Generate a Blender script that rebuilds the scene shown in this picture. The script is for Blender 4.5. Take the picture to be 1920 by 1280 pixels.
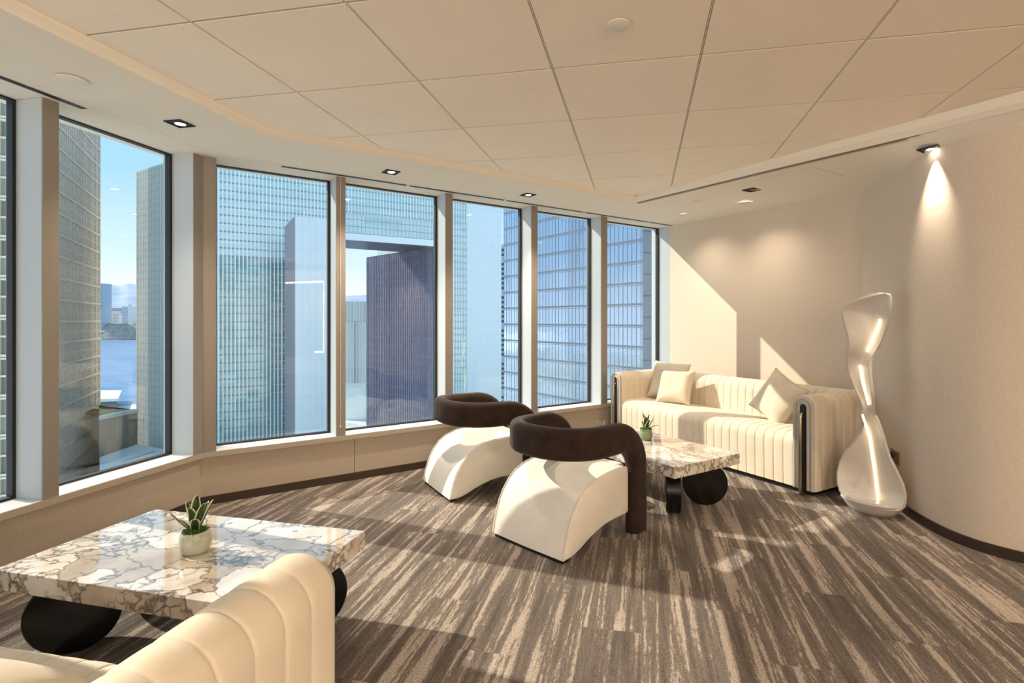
import bpy, math, random
from mathutils import Vector, Matrix
from mathutils.geometry import intersect_ray_tri

R = random.Random(7)
S = bpy.context.scene
C = S.collection
for o in list(bpy.data.objects):
    bpy.data.objects.remove(o)

# ------------------------------------------------------------------ camera, world, sun, exposure
EYE = 1.35
F, CX, CY = 1010.0, 1000.0, 600.0           # focal length and principal point in 1920x1280 pixels
cam_d = bpy.data.cameras.new('camera')
cam_d.sensor_width = 36
cam_d.lens = 36 * F / 1920
cam_d.shift_x = (960 - CX) / 1920
cam_d.shift_y = (CY - 640) / 1920
cam_d.clip_start = 0.05
cam_d.clip_end = 20000
cam = bpy.data.objects.new('camera', cam_d)
cam.location = (0, 0, EYE)
cam.rotation_euler = (math.pi / 2, 0, 0)
C.objects.link(cam)
S.camera = cam

S.view_settings.view_transform = 'Standard'
S.view_settings.look = 'None'
S.view_settings.gamma = 1
S.view_settings.use_curve_mapping = False
S.view_settings.exposure = 1.45
try:
    S.cycles.max_bounces = 10
    S.cycles.diffuse_bounces = 5
    S.cycles.transparent_max_bounces = 16
    S.cycles.sample_clamp_indirect = 6
except Exception:
    pass

world = bpy.data.worlds.new('sky')
S.world = world
world.use_nodes = True
wn = world.node_tree.nodes
wl = world.node_tree.links
wn.clear()
w_out = wn.new('ShaderNodeOutputWorld')
w_bg = wn.new('ShaderNodeBackground')
w_tc = wn.new('ShaderNodeTexCoord')
w_sep = wn.new('ShaderNodeSeparateXYZ')
w_cr = wn.new('ShaderNodeValToRGB')
wl.new(w_tc.outputs['Generated'], w_sep.inputs[0])
wl.new(w_sep.outputs['Z'], w_cr.inputs[0])
wl.new(w_cr.outputs[0], w_bg.inputs[0])
wl.new(w_bg.outputs[0], w_out.inputs[0])
w_bg.inputs[1].default_value = 0.86
e = w_cr.color_ramp.elements
e[0].position = 0.0; e[0].color = (0.56, 0.62, 0.66, 1)
e[1].position = 1.0; e[1].color = (0.11, 0.26, 0.44, 1)
for p_, c_ in ((0.09, (0.37, 0.47, 0.55, 1)), (0.22, (0.21, 0.37, 0.50, 1)), (0.45, (0.16, 0.33, 0.49, 1))):
    n_ = e.new(p_); n_.color = c_

SUN_DIR = Vector((0.94, -0.342, -0.665)).normalized()
sun_d = bpy.data.lights.new('sun', 'SUN')
sun_d.energy = 2.15
sun_d.color = (1.0, 0.90, 0.74)
sun_d.angle = math.radians(0.6)
sun = bpy.data.objects.new('sun', sun_d)
sun.rotation_euler = SUN_DIR.to_track_quat('-Z', 'Y').to_euler()
sun.location = (-30, 16, 27)
C.objects.link(sun)

LAMP_COL = (1.0, 0.84, 0.655)

# ------------------------------------------------------------------ helpers
def ray(u, v):
    return Vector(((u - CX) / F, 1.0, -(v - CY) / F))

def at_z(u, v, z):
    d = ray(u, v)
    t = (z - EYE) / d.z
    return Vector((d.x * t, t, z))

def at_y(u, v, y):
    d = ray(u, v)
    return Vector((d.x * y, y, EYE + d.z * y))

def V2(x, y):
    return Vector((x, y, 0))

class MB:
    def __init__(s):
        s.v = []; s.f = []; s.uv = {}
    def add(s, verts, faces):
        b = len(s.v)
        s.v += [tuple(p) for p in verts]
        s.f += [tuple(i + b for i in f) for f in faces]
        return s
    def box(s, x0, x1, y0, y1, z0, z1, M=None):
        p = [Vector((x, y, z)) for z in (z0, z1) for y in (y0, y1) for x in (x0, x1)]
        if M is not None:
            p = [M @ q for q in p]
        return s.add(p, [(0, 2, 3, 1), (4, 5, 7, 6), (0, 1, 5, 4), (2, 6, 7, 3), (0, 4, 6, 2), (1, 3, 7, 5)])
    def prism(s, poly, z0, z1, top=None):
        n = len(poly)
        a = [(p[0], p[1], z0) for p in poly] + [(p[0], p[1], z1) for p in poly]
        f = [tuple(reversed(range(n))), tuple(range(n, 2 * n))]
        f += [(i, (i + 1) % n, n + (i + 1) % n, n + i) for i in range(n)]
        return s.add(a, f)
    def loft(s, rings, closed=True, cap0=True, cap1=True):
        n = len(rings[0]); b = len(s.v)
        for r in rings:
            s.v += [tuple(p) for p in r]
        m = n if closed else n - 1
        for i in range(len(rings) - 1):
            for j in range(m):
                k = (j + 1) % n
                s.f.append((b + i * n + j, b + i * n + k, b + (i + 1) * n + k, b + (i + 1) * n + j))
        if cap0:
            s.f.append(tuple(b + j for j in reversed(range(n))))
        if cap1:
            o = b + (len(rings) - 1) * n
            s.f.append(tuple(o + j for j in range(n)))
        return s
    def lathe(s, prof, n=32, c=(0, 0, 0)):
        rings = []
        for r, z in prof:
            rings.append([(c[0] + r * math.cos(2 * math.pi * k / n), c[1] + r * math.sin(2 * math.pi * k / n), c[2] + z) for k in range(n)])
        return s.loft(rings, True, prof[0][0] > 1e-6, prof[-1][0] > 1e-6)
    def tube(s, path, r, n=10):
        path = [Vector(p) for p in path]
        rings = []
        up = None
        for i, p in enumerate(path):
            t = (path[min(i + 1, len(path) - 1)] - path[max(i - 1, 0)]).normalized()
            if up is None:
                up = t.orthogonal().normalized()
            up = (up - t * up.dot(t)).normalized()
            w = t.cross(up)
            rr = r[i] if isinstance(r, (list, tuple)) else r
            rings.append([p + up * (rr * math.cos(2 * math.pi * k / n)) + w * (rr * math.sin(2 * math.pi * k / n)) for k in range(n)])
        return s.loft(rings)
    def build(s, name, mat=None, parent=None, smooth=False, bevel=0, seg=2, sharp=40, kind=None, fix=True):
        me = bpy.data.meshes.new(name)
        me.from_pydata(s.v, [], s.f)
        me.update()
        if fix:
            import bmesh
            bm = bmesh.new(); bm.from_mesh(me)
            bmesh.ops.recalc_face_normals(bm, faces=bm.faces)
            bm.to_mesh(me); bm.free()
        if mat:
            me.materials.append(mat)
        if smooth:
            me.polygons.foreach_set('use_smooth', [True] * len(me.polygons))
            try:
                me.set_sharp_from_angle(angle=math.radians(sharp))
            except Exception:
                pass
        o = bpy.data.objects.new(name, me)
        C.objects.link(o)
        if parent:
            o.parent = parent
        if bevel:
            b = o.modifiers.new('bevel', 'BEVEL')
            b.width = bevel; b.segments = seg; b.limit_method = 'ANGLE'
            b.angle_limit = math.radians(35)
        if kind:
            o['kind'] = kind
        return o

def empty(name, loc=(0, 0, 0), rz=0.0, label=None, cat=None, group=None, kind=None):
    o = bpy.data.objects.new(name, None)
    o.empty_display_size = 0.1
    o.location = loc
    o.rotation_euler = (0, 0, rz)
    C.objects.link(o)
    return tag(o, label, cat, group, kind)

def tag(o, label=None, cat=None, group=None, kind=None):
    if label: o['label'] = label
    if cat: o['category'] = cat
    if group: o['group'] = group
    if kind: o['kind'] = kind
    return o

# ------------------------------------------------------------------ materials
def mat(name, col=(0.8, 0.8, 0.8), rough=0.6, metal=0.0, spec=0.5):
    m = bpy.data.materials.new(name)
    m.use_nodes = True
    b = m.node_tree.nodes['Principled BSDF']
    b.inputs['Base Color'].default_value = (*col, 1)
    b.inputs['Roughness'].default_value = rough
    b.inputs['Metallic'].default_value = metal
    b.inputs['Specular IOR Level'].default_value = spec
    return m

class NT:
    def __init__(s, m):
        s.m = m; s.n = m.node_tree.nodes; s.l = m.node_tree.links
        s.b = s.n.get('Principled BSDF')
    def new(s, t, **k):
        x = s.n.new(t)
        for a, b in k.items():
            setattr(x, a, b)
        return x
    def link(s, a, b):
        s.l.new(a, b)
    def coord(s, scale=(1, 1, 1), rot=(0, 0, 0), out='Object'):
        tc = s.new('ShaderNodeTexCoord')
        mp = s.new('ShaderNodeMapping')
        mp.inputs['Scale'].default_value = scale
        mp.inputs['Rotation'].default_value = rot
        s.link(tc.outputs[out], mp.inputs[0])
        return mp.outputs[0]
    def noise(s, vec, scale, detail=3, rough=0.5):
        x = s.new('ShaderNodeTexNoise')
        x.inputs['Scale'].default_value = scale
        x.inputs['Detail'].default_value = detail
        x.inputs['Roughness'].default_value = rough
        s.link(vec, x.inputs['Vector'])
        return x
    def ramp(s, fac, stops):
        x = s.new('ShaderNodeValToRGB')
        e = x.color_ramp.elements
        e[0].position, e[0].color = stops[0][0], (*stops[0][1], 1)
        e[1].position, e[1].color = stops[-1][0], (*stops[-1][1], 1)
        for p, c in stops[1:-1]:
            q = e.new(p); q.color = (*c, 1)
        s.link(fac, x.inputs[0])
        return x.outputs[0]
    def math(s, op, a, b=None, c=None):
        x = s.new('ShaderNodeMath', operation=op)
        for i, q in enumerate((a, b, c)):
            if q is None: continue
            if isinstance(q, (int, float)): x.inputs[i].default_value = q
            else: s.link(q, x.inputs[i])
        return x.outputs[0]
    def mix(s, f, a, b, blend='MIX'):
        x = s.new('ShaderNodeMix', data_type='RGBA', blend_type=blend)
        for i, q in ((0, f), (6, a), (7, b)):
            if isinstance(q, (int, float)): x.inputs[i].default_value = q
            elif isinstance(q, tuple): x.inputs[i].default_value = (*q, 1)
            else: s.link(q, x.inputs[i])
        return x.outputs[2]
    def bump(s, h, strength=0.2, dist=0.01):
        x = s.new('ShaderNodeBump')
        x.inputs['Strength'].default_value = strength
        x.inputs['Distance'].default_value = dist
        s.link(h, x.inputs['Height'])
        s.link(x.outputs[0], s.b.inputs['Normal'])

def fabric(name, col, var=0.06, scale=260, rough=0.9, sheen=0.15, mott=6):
    m = mat(name, col, rough, 0, 0.25)
    t = NT(m)
    v = t.coord()
    n1 = t.noise(v, scale, 2)
    n2 = t.noise(v, mott, 4, 0.6)
    a = tuple(max(0, c * (1 - var * 2.0)) for c in col); b = tuple(min(1, c * (1 + var)) for c in col)
    c1 = t.ramp(n2.outputs[0], [(0.3, a), (0.7, b)])
    c2 = t.mix(0.25, c1, t.ramp(n1.outputs[0], [(0.35, a), (0.65, b)]))
    t.link(c2, t.b.inputs['Base Color'])
    t.b.inputs['Sheen Weight'].default_value = sheen
    t.bump(n1.outputs[0], 0.25, 0.002)
    return m

A_ANG = math.radians(-11.3)
def carpet_mat():
    m = mat('carpet', (0.3, 0.25, 0.2), 0.95, 0, 0.1)
    t = NT(m)
    base = t.coord(rot=(0, 0, -A_ANG))          # x across the streaks, y along them
    sep = t.new('ShaderNodeSeparateXYZ'); t.link(base, sep.inputs[0])
    PW, PL = 0.25, 1.0
    px = t.math('FLOOR', t.math('DIVIDE', sep.outputs[0], PW))
    shift = t.math('MULTIPLY', px, 0.37)
    py = t.math('FLOOR', t.math('ADD', t.math('DIVIDE', sep.outputs[1], PL), shift))
    cmb = t.new('ShaderNodeCombineXYZ'); t.link(px, cmb.inputs[0]); t.link(py, cmb.inputs[1])
    wn_ = t.new('ShaderNodeTexWhiteNoise', noise_dimensions='2D'); t.link(cmb.outputs[0], wn_.inputs['Vector'])
    def streak(sx, sy, off, detail=4):
        c = t.new('ShaderNodeCombineXYZ')
        t.link(t.math('MULTIPLY', sep.outputs[0], sx), c.inputs[0])
        t.link(t.math('ADD', t.math('MULTIPLY', sep.outputs[1], sy), t.math('MULTIPLY', wn_.outputs[0], off)), c.inputs[1])
        return t.noise(c.outputs[0], 1.0, detail, 0.55).outputs[0]
    s1 = streak(16, 0.85, 9.0)
    s2 = streak(52, 1.7, 17.0)
    s3 = streak(110, 22.0, 5.0, 3)
    v = t.math('ADD', t.math('MULTIPLY', s1, 0.58), t.math('ADD', t.math('MULTIPLY', s2, 0.26), t.math('MULTIPLY', s3, 0.16)))
    col = t.ramp(v, [(0.38, (0.080, 0.060, 0.049)), (0.46, (0.125, 0.098, 0.080)), (0.522, (0.170, 0.136, 0.112)), (0.54, (0.335, 0.275, 0.225)), (0.63, (0.42, 0.35, 0.29))])
    pl = t.math('ADD', 0.90, t.math('MULTIPLY', wn_.outputs[0], 0.2))
    g = t.noise(base, 140, 4, 0.7)
    gr = t.ramp(g.outputs[0], [(0.30, (0.42, 0.42, 0.42)), (0.70, (1.62, 1.62, 1.62))])
    c1 = t.mix(1.0, col, gr, 'MULTIPLY')
    cc = t.new('ShaderNodeCombineColor'); [t.link(pl, cc.inputs[i]) for i in range(3)]
    c2 = t.mix(1.0, c1, cc.outputs[0], 'MULTIPLY')
    t.link(c2, t.b.inputs['Base Color'])
    t.b.inputs['Sheen Weight'].default_value = 0.1
    t.bump(t.math('ADD', g.outputs[0], t.math('MULTIPLY', v, 2.0)), 0.5, 0.004)
    return m

def marble_mat():
    m = mat('breccia_marble', (0.8, 0.75, 0.68), 0.06, 0, 0.6)
    t = NT(m)
    v = t.coord()
    n = t.noise(v, 2.2, 5, 0.6)
    n2 = t.noise(v, 9.0, 4, 0.6)
    def dist(amount, scale, rnd=1.0):
        mx = t.new('ShaderNodeVectorMath', operation='SCALE'); t.link(n.outputs['Color'], mx.inputs[0]); mx.inputs['Scale'].default_value = amount
        m2 = t.new('ShaderNodeVectorMath', operation='SCALE'); t.link(n2.outputs['Color'], m2.inputs[0]); m2.inputs['Scale'].default_value = amount * 0.22
        ad = t.new('ShaderNodeVectorMath', operation='ADD'); t.link(v, ad.inputs[0]); t.link(mx.outputs[0], ad.inputs[1])
        a2 = t.new('ShaderNodeVectorMath', operation='ADD'); t.link(ad.outputs[0], a2.inputs[0]); t.link(m2.outputs[0], a2.inputs[1])
        st = t.new('ShaderNodeMapping'); st.inputs['Scale'].default_value = (1.0, 1.5, 1.2); st.inputs['Rotation'].default_value = (0, 0, 0.5)
        t.link(a2.outputs[0], st.inputs[0])
        x = t.new('ShaderNodeTexVoronoi', feature='DISTANCE_TO_EDGE'); x.inputs['Scale'].default_value = scale
        x.inputs['Randomness'].default_value = rnd
        t.link(st.outputs[0], x.inputs['Vector'])
        y = t.new('ShaderNodeTexVoronoi', feature='F1'); y.inputs['Scale'].default_value = scale
        t.link(st.outputs[0], y.inputs['Vector'])
        return x.outputs['Distance'], y.outputs['Color']
    d1, c1 = dist(0.55, 3.4)
    d2, c2 = dist(0.40, 12.0)
    mask = t.ramp(t.noise(v, 3.1, 3).outputs[0], [(0.47, (0, 0, 0)), (0.54, (1, 1, 1))])
    big = t.ramp(d1, [(0.0, (1, 1, 1)), (0.012, (0.7, 0.7, 0.7)), (0.045, (0, 0, 0))])
    sml = t.ramp(d2, [(0.0, (1, 1, 1)), (0.04, (0.7, 0.7, 0.7)), (0.14, (0, 0, 0))])
    sm = t.mix(1.0, sml, mask, 'MULTIPLY')
    vein = t.mix(1.0, big, sm, 'LIGHTEN')
    base = t.ramp(t.noise(v, 4.0, 4).outputs[0], [(0.35, (0.64, 0.56, 0.47)), (0.55, (0.84, 0.78, 0.70)), (0.75, (0.88, 0.84, 0.78))])
    sepc = t.new('ShaderNodeSeparateColor'); t.link(c1, sepc.inputs[0])
    tone = t.ramp(sepc.outputs[0], [(0.70, (1, 1, 1)), (0.80, (0.66, 0.60, 0.54))])
    b2 = t.mix(1.0, base, tone, 'MULTIPLY')
    vcol = t.ramp(n2.outputs[0], [(0.4, (0.055, 0.035, 0.028)), (0.65, (0.22, 0.15, 0.11))])
    f = t.math('MULTIPLY', vein, 0.92)
    t.link(t.mix(f, b2, vcol), t.b.inputs['Base Color'])
    t.b.inputs['Coat Weight'].default_value = 0.6
    t.b.inputs['Coat Roughness'].default_value = 0.03
    return m

def wallpaper_mat(name, col, sc=220):
    m = mat(name, col, 0.85, 0, 0.2)
    t = NT(m)
    a = t.noise(t.coord(scale=(1, 1, 9)), sc * 0.35, 3).outputs[0]
    b = t.noise(t.coord(scale=(9, 9, 1)), sc * 0.35, 3).outputs[0]
    w = t.math('ADD', t.math('MULTIPLY', a, 0.5), t.math('MULTIPLY', b, 0.5))
    lo = tuple(c * 0.86 for c in col); hi = tuple(min(1, c * 1.1) for c in col)
    t.link(t.ramp(w, [(0.38, lo), (0.62, hi)]), t.b.inputs['Base Color'])
    t.bump(w, 0.15, 0.003)
    return m

def glass_pane_mat():
    m = bpy.data.materials.new('window_glass'); m.use_nodes = True
    t = NT(m); t.n.clear()
    out = t.new('ShaderNodeOutputMaterial')
    tr = t.new('ShaderNodeBsdfTransparent'); tr.inputs[0].default_value = (0.972, 0.985, 0.98, 1)
    gl = t.new('ShaderNodeBsdfGlossy'); gl.inputs['Roughness'].default_value = 0.0
    lw = t.new('ShaderNodeLayerWeight'); lw.inputs[0].default_value = 0.5
    r = t.math('ADD', 0.045, t.math('MULTIPLY', t.math('POWER', lw.outputs['Facing'], 4.5), 0.75))
    mx = t.new('ShaderNodeMixShader')
    t.link(r, mx.inputs[0]); t.link(tr.outputs[0], mx.inputs[1]); t.link(gl.outputs[0], mx.inputs[2])
    t.link(mx.outputs[0], out.inputs[0])
    return m

def emit(name, col, st):
    m = bpy.data.materials.new(name); m.use_nodes = True
    t = NT(m); t.n.clear()
    out = t.new('ShaderNodeOutputMaterial'); em = t.new('ShaderNodeEmission')
    em.inputs[0].default_value = (*col, 1); em.inputs[1].default_value = st
    t.link(em.outputs[0], out.inputs[0])
    return m

def cell_glass(name, cols, sx, sz, rough=0.25, metal=0.0, spec=0.5):
    """glass that differs a little from bay to bay: random tone per cell of the facade"""
    m = mat(name, cols[0], rough, metal, spec)
    t = NT(m)
    uv = t.new('ShaderNodeUVMap')
    sep = t.new('ShaderNodeSeparateXYZ'); t.link(uv.outputs[0], sep.inputs[0])
    cx = t.math('FLOOR', t.math('DIVIDE', sep.outputs[0], sx)); cz = t.math('FLOOR', t.math('DIVIDE', sep.outputs[1], sz))
    c = t.new('ShaderNodeCombineXYZ'); t.link(cx, c.inputs[0]); t.link(cz, c.inputs[1])
    w = t.new('ShaderNodeTexWhiteNoise', noise_dimensions='2D'); t.link(c.outputs[0], w.inputs['Vector'])
    n = len(cols)
    t.link(t.ramp(w.outputs[0], [(i / (n - 1), cc) for i, cc in enumerate(cols)]), t.b.inputs['Base Color'])
    return m

M = {}
M['carpet'] = carpet_mat()
M['marble'] = marble_mat()
M['wall'] = wallpaper_mat('wallpaper_beige', (0.68, 0.58, 0.475))
M['dado'] = wallpaper_mat('wallpaper_dado', (0.45, 0.375, 0.30))
M['paint'] = mat('ceiling_paint', (0.80, 0.74, 0.65), 0.8, 0, 0.2)
M['tile'] = fabric('ceiling_tile_board', (0.90, 0.80, 0.68), 0.02, 420, 0.9, 0, 3)
M['groove'] = mat('tile_gap', (0.13, 0.10, 0.075), 0.8)
M['frame'] = mat('daylit_frame', (0.49, 0.53, 0.56), 0.45, 0.0, 0.5)  # bluish daylight on the mullion sides is put into this grey
M['frame_shade'] = mat('shaded_frame', (0.27, 0.235, 0.20), 0.45, 0.15, 0.5)  # room side of the same frame, its shade put into the brown
M['sill'] = mat('sill_paint', (0.80, 0.79, 0.77), 0.4)
M['sill_nose'] = mat('sill_nose', (0.40, 0.34, 0.27), 0.5)
M['black'] = mat('black_paint', (0.008, 0.008, 0.009), 0.5)
M['baseboard'] = mat('dark_walnut_skirting', (0.045, 0.028, 0.020), 0.35)
M['glass'] = glass_pane_mat()
M['cream'] = fabric('cream_velvet', (0.76, 0.66, 0.52), 0.045, 300, 0.85, 0.25, 7)
M['cream_chair'] = fabric('ivory_boucle', (0.80, 0.75, 0.67), 0.04, 380, 0.95, 0.15, 9)
M['pillow'] = fabric('cushion_linen', (0.74, 0.64, 0.50), 0.05, 320, 0.9, 0.2, 8)
M['brown'] = fabric('brown_velvet', (0.034, 0.017, 0.012), 0.30, 200, 0.85, 0.10, 14)
M['greyfab'] = fabric('grey_piping', (0.52, 0.48, 0.43), 0.04, 300, 0.85, 0.15, 7)
M['blacklac'] = mat('black_lacquer', (0.006, 0.005, 0.005), 0.18, 0, 0.5)
M['brass'] = mat('aged_brass', (0.52, 0.43, 0.30), 0.22, 1.0)
M['white_lac'] = mat('white_lacquer', (0.52, 0.475, 0.445), 0.32)
M['led'] = emit('led_warm', (1.0, 0.80, 0.45), 2.2)
M['lampface'] = emit('lamp_face', (1.0, 0.93, 0.82), 14.0)
M['lens_off'] = mat('lamp_off', (0.25, 0.24, 0.22), 0.3)
M['chrome'] = mat('downlight_ring', (0.75, 0.73, 0.70), 0.25, 0.6)
M['plate'] = mat('bronze_plate', (0.22, 0.14, 0.09), 0.35, 0.6)
M['pot_pale'] = mat('pale_ceramic', (0.52, 0.53, 0.43), 0.45)
M['pot_green'] = mat('sage_ceramic', (0.24, 0.30, 0.18), 0.4)
M['cordm'] = mat('cord_white', (0.75, 0.72, 0.66), 0.5)
for k, c in (('pot_pale', (0.52, 0.53, 0.43)), ('pot_green', (0.24, 0.30, 0.18))):
    t = NT(M[k]); n = t.noise(t.coord(), 30, 4)
    t.link(t.ramp(n.outputs[0], [(0.35, tuple(x * 0.8 for x in c)), (0.65, tuple(x * 1.1 for x in c))]), t.b.inputs['Base Color'])

def leaf_mat():
    m = mat('variegated_leaf', (0.05, 0.12, 0.03), 0.35)
    t = NT(m)
    uv = t.new('ShaderNodeUVMap')
    sep = t.new('ShaderNodeSeparateXYZ'); t.link(uv.outputs[0], sep.inputs[0])
    n = t.noise(t.coord(), 60, 3)
    d = t.math('ADD', t.math('ABSOLUTE', t.math('SUBTRACT', sep.outputs[0], 0.5)), t.math('MULTIPLY', n.outputs[0], 0.06))
    t.link(t.ramp(d, [(0.30, (0.012, 0.038, 0.012)), (0.40, (0.035, 0.085, 0.02)), (0.435, (0.50, 0.52, 0.22)), (0.53, (0.62, 0.60, 0.34))]), t.b.inputs['Base Color'])
    return m
M['leaf'] = leaf_mat()
M['moss'] = fabric('moss', (0.07, 0.13, 0.025), 0.4, 120, 0.95, 0, 60)
mm = bpy.data.materials.new('tumbler_glass'); mm.use_nodes = True
t = NT(mm); t.b.inputs['Transmission Weight'].default_value = 1.0; t.b.inputs['Roughness'].default_value = 0.02; t.b.inputs['IOR'].default_value = 1.45
M['tumbler'] = mm
def thin_glass():
    m = bpy.data.materials.new('thin_tumbler_glass'); m.use_nodes = True
    t = NT(m); t.n.clear()
    out = t.new('ShaderNodeOutputMaterial'); tr = t.new('ShaderNodeBsdfTransparent'); gl = t.new('ShaderNodeBsdfGlossy')
    gl.inputs['Roughness'].default_value = 0.03; tr.inputs[0].default_value = (0.97, 0.98, 0.97, 1)
    lw = t.new('ShaderNodeLayerWeight'); lw.inputs[0].default_value = 0.5
    mx = t.new('ShaderNodeMixShader')
    t.link(t.math('ADD', 0.04, t.math('MULTIPLY', t.math('POWER', lw.outputs['Facing'], 3.0), 0.8)), mx.inputs[0])
    t.link(tr.outputs[0], mx.inputs[1]); t.link(gl.outputs[0], mx.inputs[2]); t.link(mx.outputs[0], out.inputs[0])
    return m
M['tumbler'] = thin_glass()

# ------------------------------------------------------------------ room plan
ZS = 2.538                                     # window-side soffit height
ZT = 2.583                                     # tile field height
ZSILL = 0.39
C12 = V2(-2.40, 3.91)                          # bend between the two window walls
BL = V2(1.73, 6.84)                            # window wall meets wall behind sofa
RC = V2(2.833, 4.63)                           # sofa wall meets curved wall
D1 = V2(0.2045, 0.9789)                        # along left window wall, going away
D2 = (BL - C12).normalized()                   # along front window wall, going right
N1 = V2(0.9789, -0.2045)                       # inward normals
N2 = V2(D2.y, -D2.x)
L1 = 8.6
L2 = (BL - C12).length
W1E = C12 - D1 * L1                            # rear end of left wall
curve = [RC, V2(2.774, 4.351), V2(2.690, 4.08), V2(2.624, 3.855), V2(2.582, 3.65), V2(2.564, 3.455), V2(2.569, 3.307), V2(2.596, 3.198),
         V2(2.635, 3.113), V2(2.728, 2.995), V2(2.86, 2.89), V2(3.02, 2.81), V2(3.25, 2.74), V2(3.6, 2.69), V2(4.2, 2.66), V2(5.2, 2.65)]
REAR_R = V2(5.2, -4.8)
REAR_L = V2(W1E.x, -4.8)

def smooth_path(pts, n=5):
    out = []
    for i in range(len(pts) - 1):
        p0 = pts[max(i - 1, 0)]; p1 = pts[i]; p2 = pts[i + 1]; p3 = pts[min(i + 2, len(pts) - 1)]
        for k in range(n):
            s = k / n
            out.append(0.5 * ((2 * p1) + (p2 - p0) * s + (2 * p0 - 5 * p1 + 4 * p2 - p3) * s * s + (3 * p1 - p0 - 3 * p2 + p3) * s ** 3))
    out.append(pts[-1].copy())
    return out
curve_s = smooth_path(curve, 4)

# floor
fl = MB().prism([W1E - N1 * 0.3 - D1 * 0.5, C12 - N1 * 0.3 - N2 * 0.1, BL - N2 * 0.3 + D2 * 0.4, V2(5.6, 6.0), V2(5.6, -5.2), V2(W1E.x - .5, -5.2)], -0.15, 0.0)
floor = fl.build('floor', M['carpet'])
tag(floor, kind='structure')

# walls under the windows
def strip_wall(name, path, z0, z1, th, out, m, kind='structure'):
    mb = MB()
    for a, b in zip(path[:-1], path[1:]):
        d = (b - a).normalized(); n = V2(-d.y, d.x) * out
        mb.add([(a.x, a.y, z0), (b.x, b.y, z0), (b.x, b.y, z1), (a.x, a.y, z1),
                (a.x + n.x * th, a.y + n.y * th, z0), (b.x + n.x * th, b.y + n.y * th, z0), (b.x + n.x * th, b.y + n.y * th, z1), (a.x + n.x * th, a.y + n.y * th, z1)],
               [(0, 1, 2, 3), (4, 7, 6, 5), (3, 2, 6, 7), (0, 4, 5, 1), (0, 3, 7, 4), (1, 5, 6, 2)])
    o = mb.build(name, m)
    tag(o, kind=kind)
    return o
SET = 0.02
c12b = C12 - (N1 + N2).normalized() * (SET / (N1 + N2).normalized().dot(N1))
strip_wall('wall_left', [W1E - N1 * SET, c12b], 0, ZSILL - 0.035, 0.25, 1, M['dado'])
w2a = [c12b]
seams = [1.10, 3.05]
for s in seams:                                   # panels meet in narrow upright joints
    w2a.append(s)
prev = c12b
edges = []
for s in seams + [L2 + 0.3]:
    p = C12 - N2 * SET + D2 * s
    edges.append((prev, p - D2 * 0.002)); prev = p + D2 * 0.002
wf = empty('wall_front', kind='structure')
for a, b in edges:
    w = strip_wall('wall_panel', [a, b], 0, ZSILL - 0.035, 0.25, 1, M['dado'])
    w.parent = wf
    del w['kind']

# sills
GD = 0.20                                         # depth from mullion face to glass
def off_corner(o):                                # bend point offset outward by o
    b = (N1 + N2).normalized()
    return C12 - b * (o / b.dot(N1))
def sill(name, poly):
    t_ = empty(name, kind='structure')
    MB().prism(poly, ZSILL - 0.03, ZSILL).build('sill_board', M['sill'], t_, bevel=0.002)
    return t_
s1 = sill('trim_1', [W1E, off_corner(0), off_corner(0.26), W1E - N1 * 0.26])
MB().prism([W1E + N1 * 0.006, off_corner(-0.006), off_corner(-0.0005), W1E + N1 * 0.0005], ZSILL - 0.04, ZSILL - 0.002).build('sill_nosing', M['sill_nose'], s1)
s2 = sill('trim_2', [off_corner(0), BL, BL - N2 * 0.26, off_corner(0.26)])
MB().prism([off_corner(-0.006), BL + N2 * 0.006, BL + N2 * 0.0005, off_corner(-0.0005)], ZSILL - 0.04, ZSILL - 0.002).build('sill_nosing', M['sill_nose'], s2)

# windows
def on2(u):
    r = (u - CX) / F
    return (r * C12.y - C12.x) / (D2.x - r * D2.y)
def on1(u):
    r = (u - CX) / F
    # C12 - m*D1
    return (C12.x - r * C12.y) / (D1.x - r * D1.y)
mull2 = [(0.0, 0.085)] + [(on2(a), on2(b)) for a, b in ((630, 648), (835, 848.5), (996, 1008), (1127, 1138.5))] + [(L2, L2 + 0.1)]
m1a, m1b = on1(110), on1(79)
mull1 = [(0.0, 0.085), (m1a, m1b)]
step = m1b - 0.085
while mull1[-1][1] + step < L1:
    mull1.append((mull1[-1][0] + step, mull1[-1][1] + step))
WIN = [0]
def window(O, D, N, a, b, label_face, first_m, has_right=True):
    """pane between two mullions; a..b along D from O; N points into the room; mullion belongs to the window it starts"""
    WIN[0] += 1
    w = empty('window_%d' % WIN[0], kind='structure')
    Mx = Matrix(((D.x, N.x, 0, O.x), (D.y, N.y, 0, O.y), (0, 0, 1, 0), (0, 0, 0, 1)))
    g = MB().box(a, b, -GD - 0.006, -GD + 0.006, ZSILL, ZS + 0.02, Mx)
    g.build('pane', M['glass'], w)
    k = MB()
    gw = 0.018
    for (x0, x1, z0, z1) in ((a, a + gw, ZSILL, ZS), (b - gw, b, ZSILL, ZS), (a + gw, b - gw, ZSILL, ZSILL + 0.012), (a + gw, b - gw, ZS - 0.008, ZS)):
        k.box(x0, x1, -GD - 0.02, -GD + 0.022, z0, z1, Mx)
    k.build('gasket', M['black'], w)
    if first_m:
        c, d = first_m
        MB().box(c, d, -GD - 0.05, -0.004, ZSILL, ZS, Mx).build('mullion', M['frame'], w, bevel=0.003)
        MB().box(c + 0.001, d - 0.001, -0.004, 0.004, ZSILL, ZS, Mx).build('mullion_face', M['frame_shade'], w, bevel=0.001)
    return w
for i in range(len(mull1) - 1):
    window(C12, -D1, N1, mull1[i][1], mull1[i + 1][0], '', mull1[i + 1])
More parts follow.
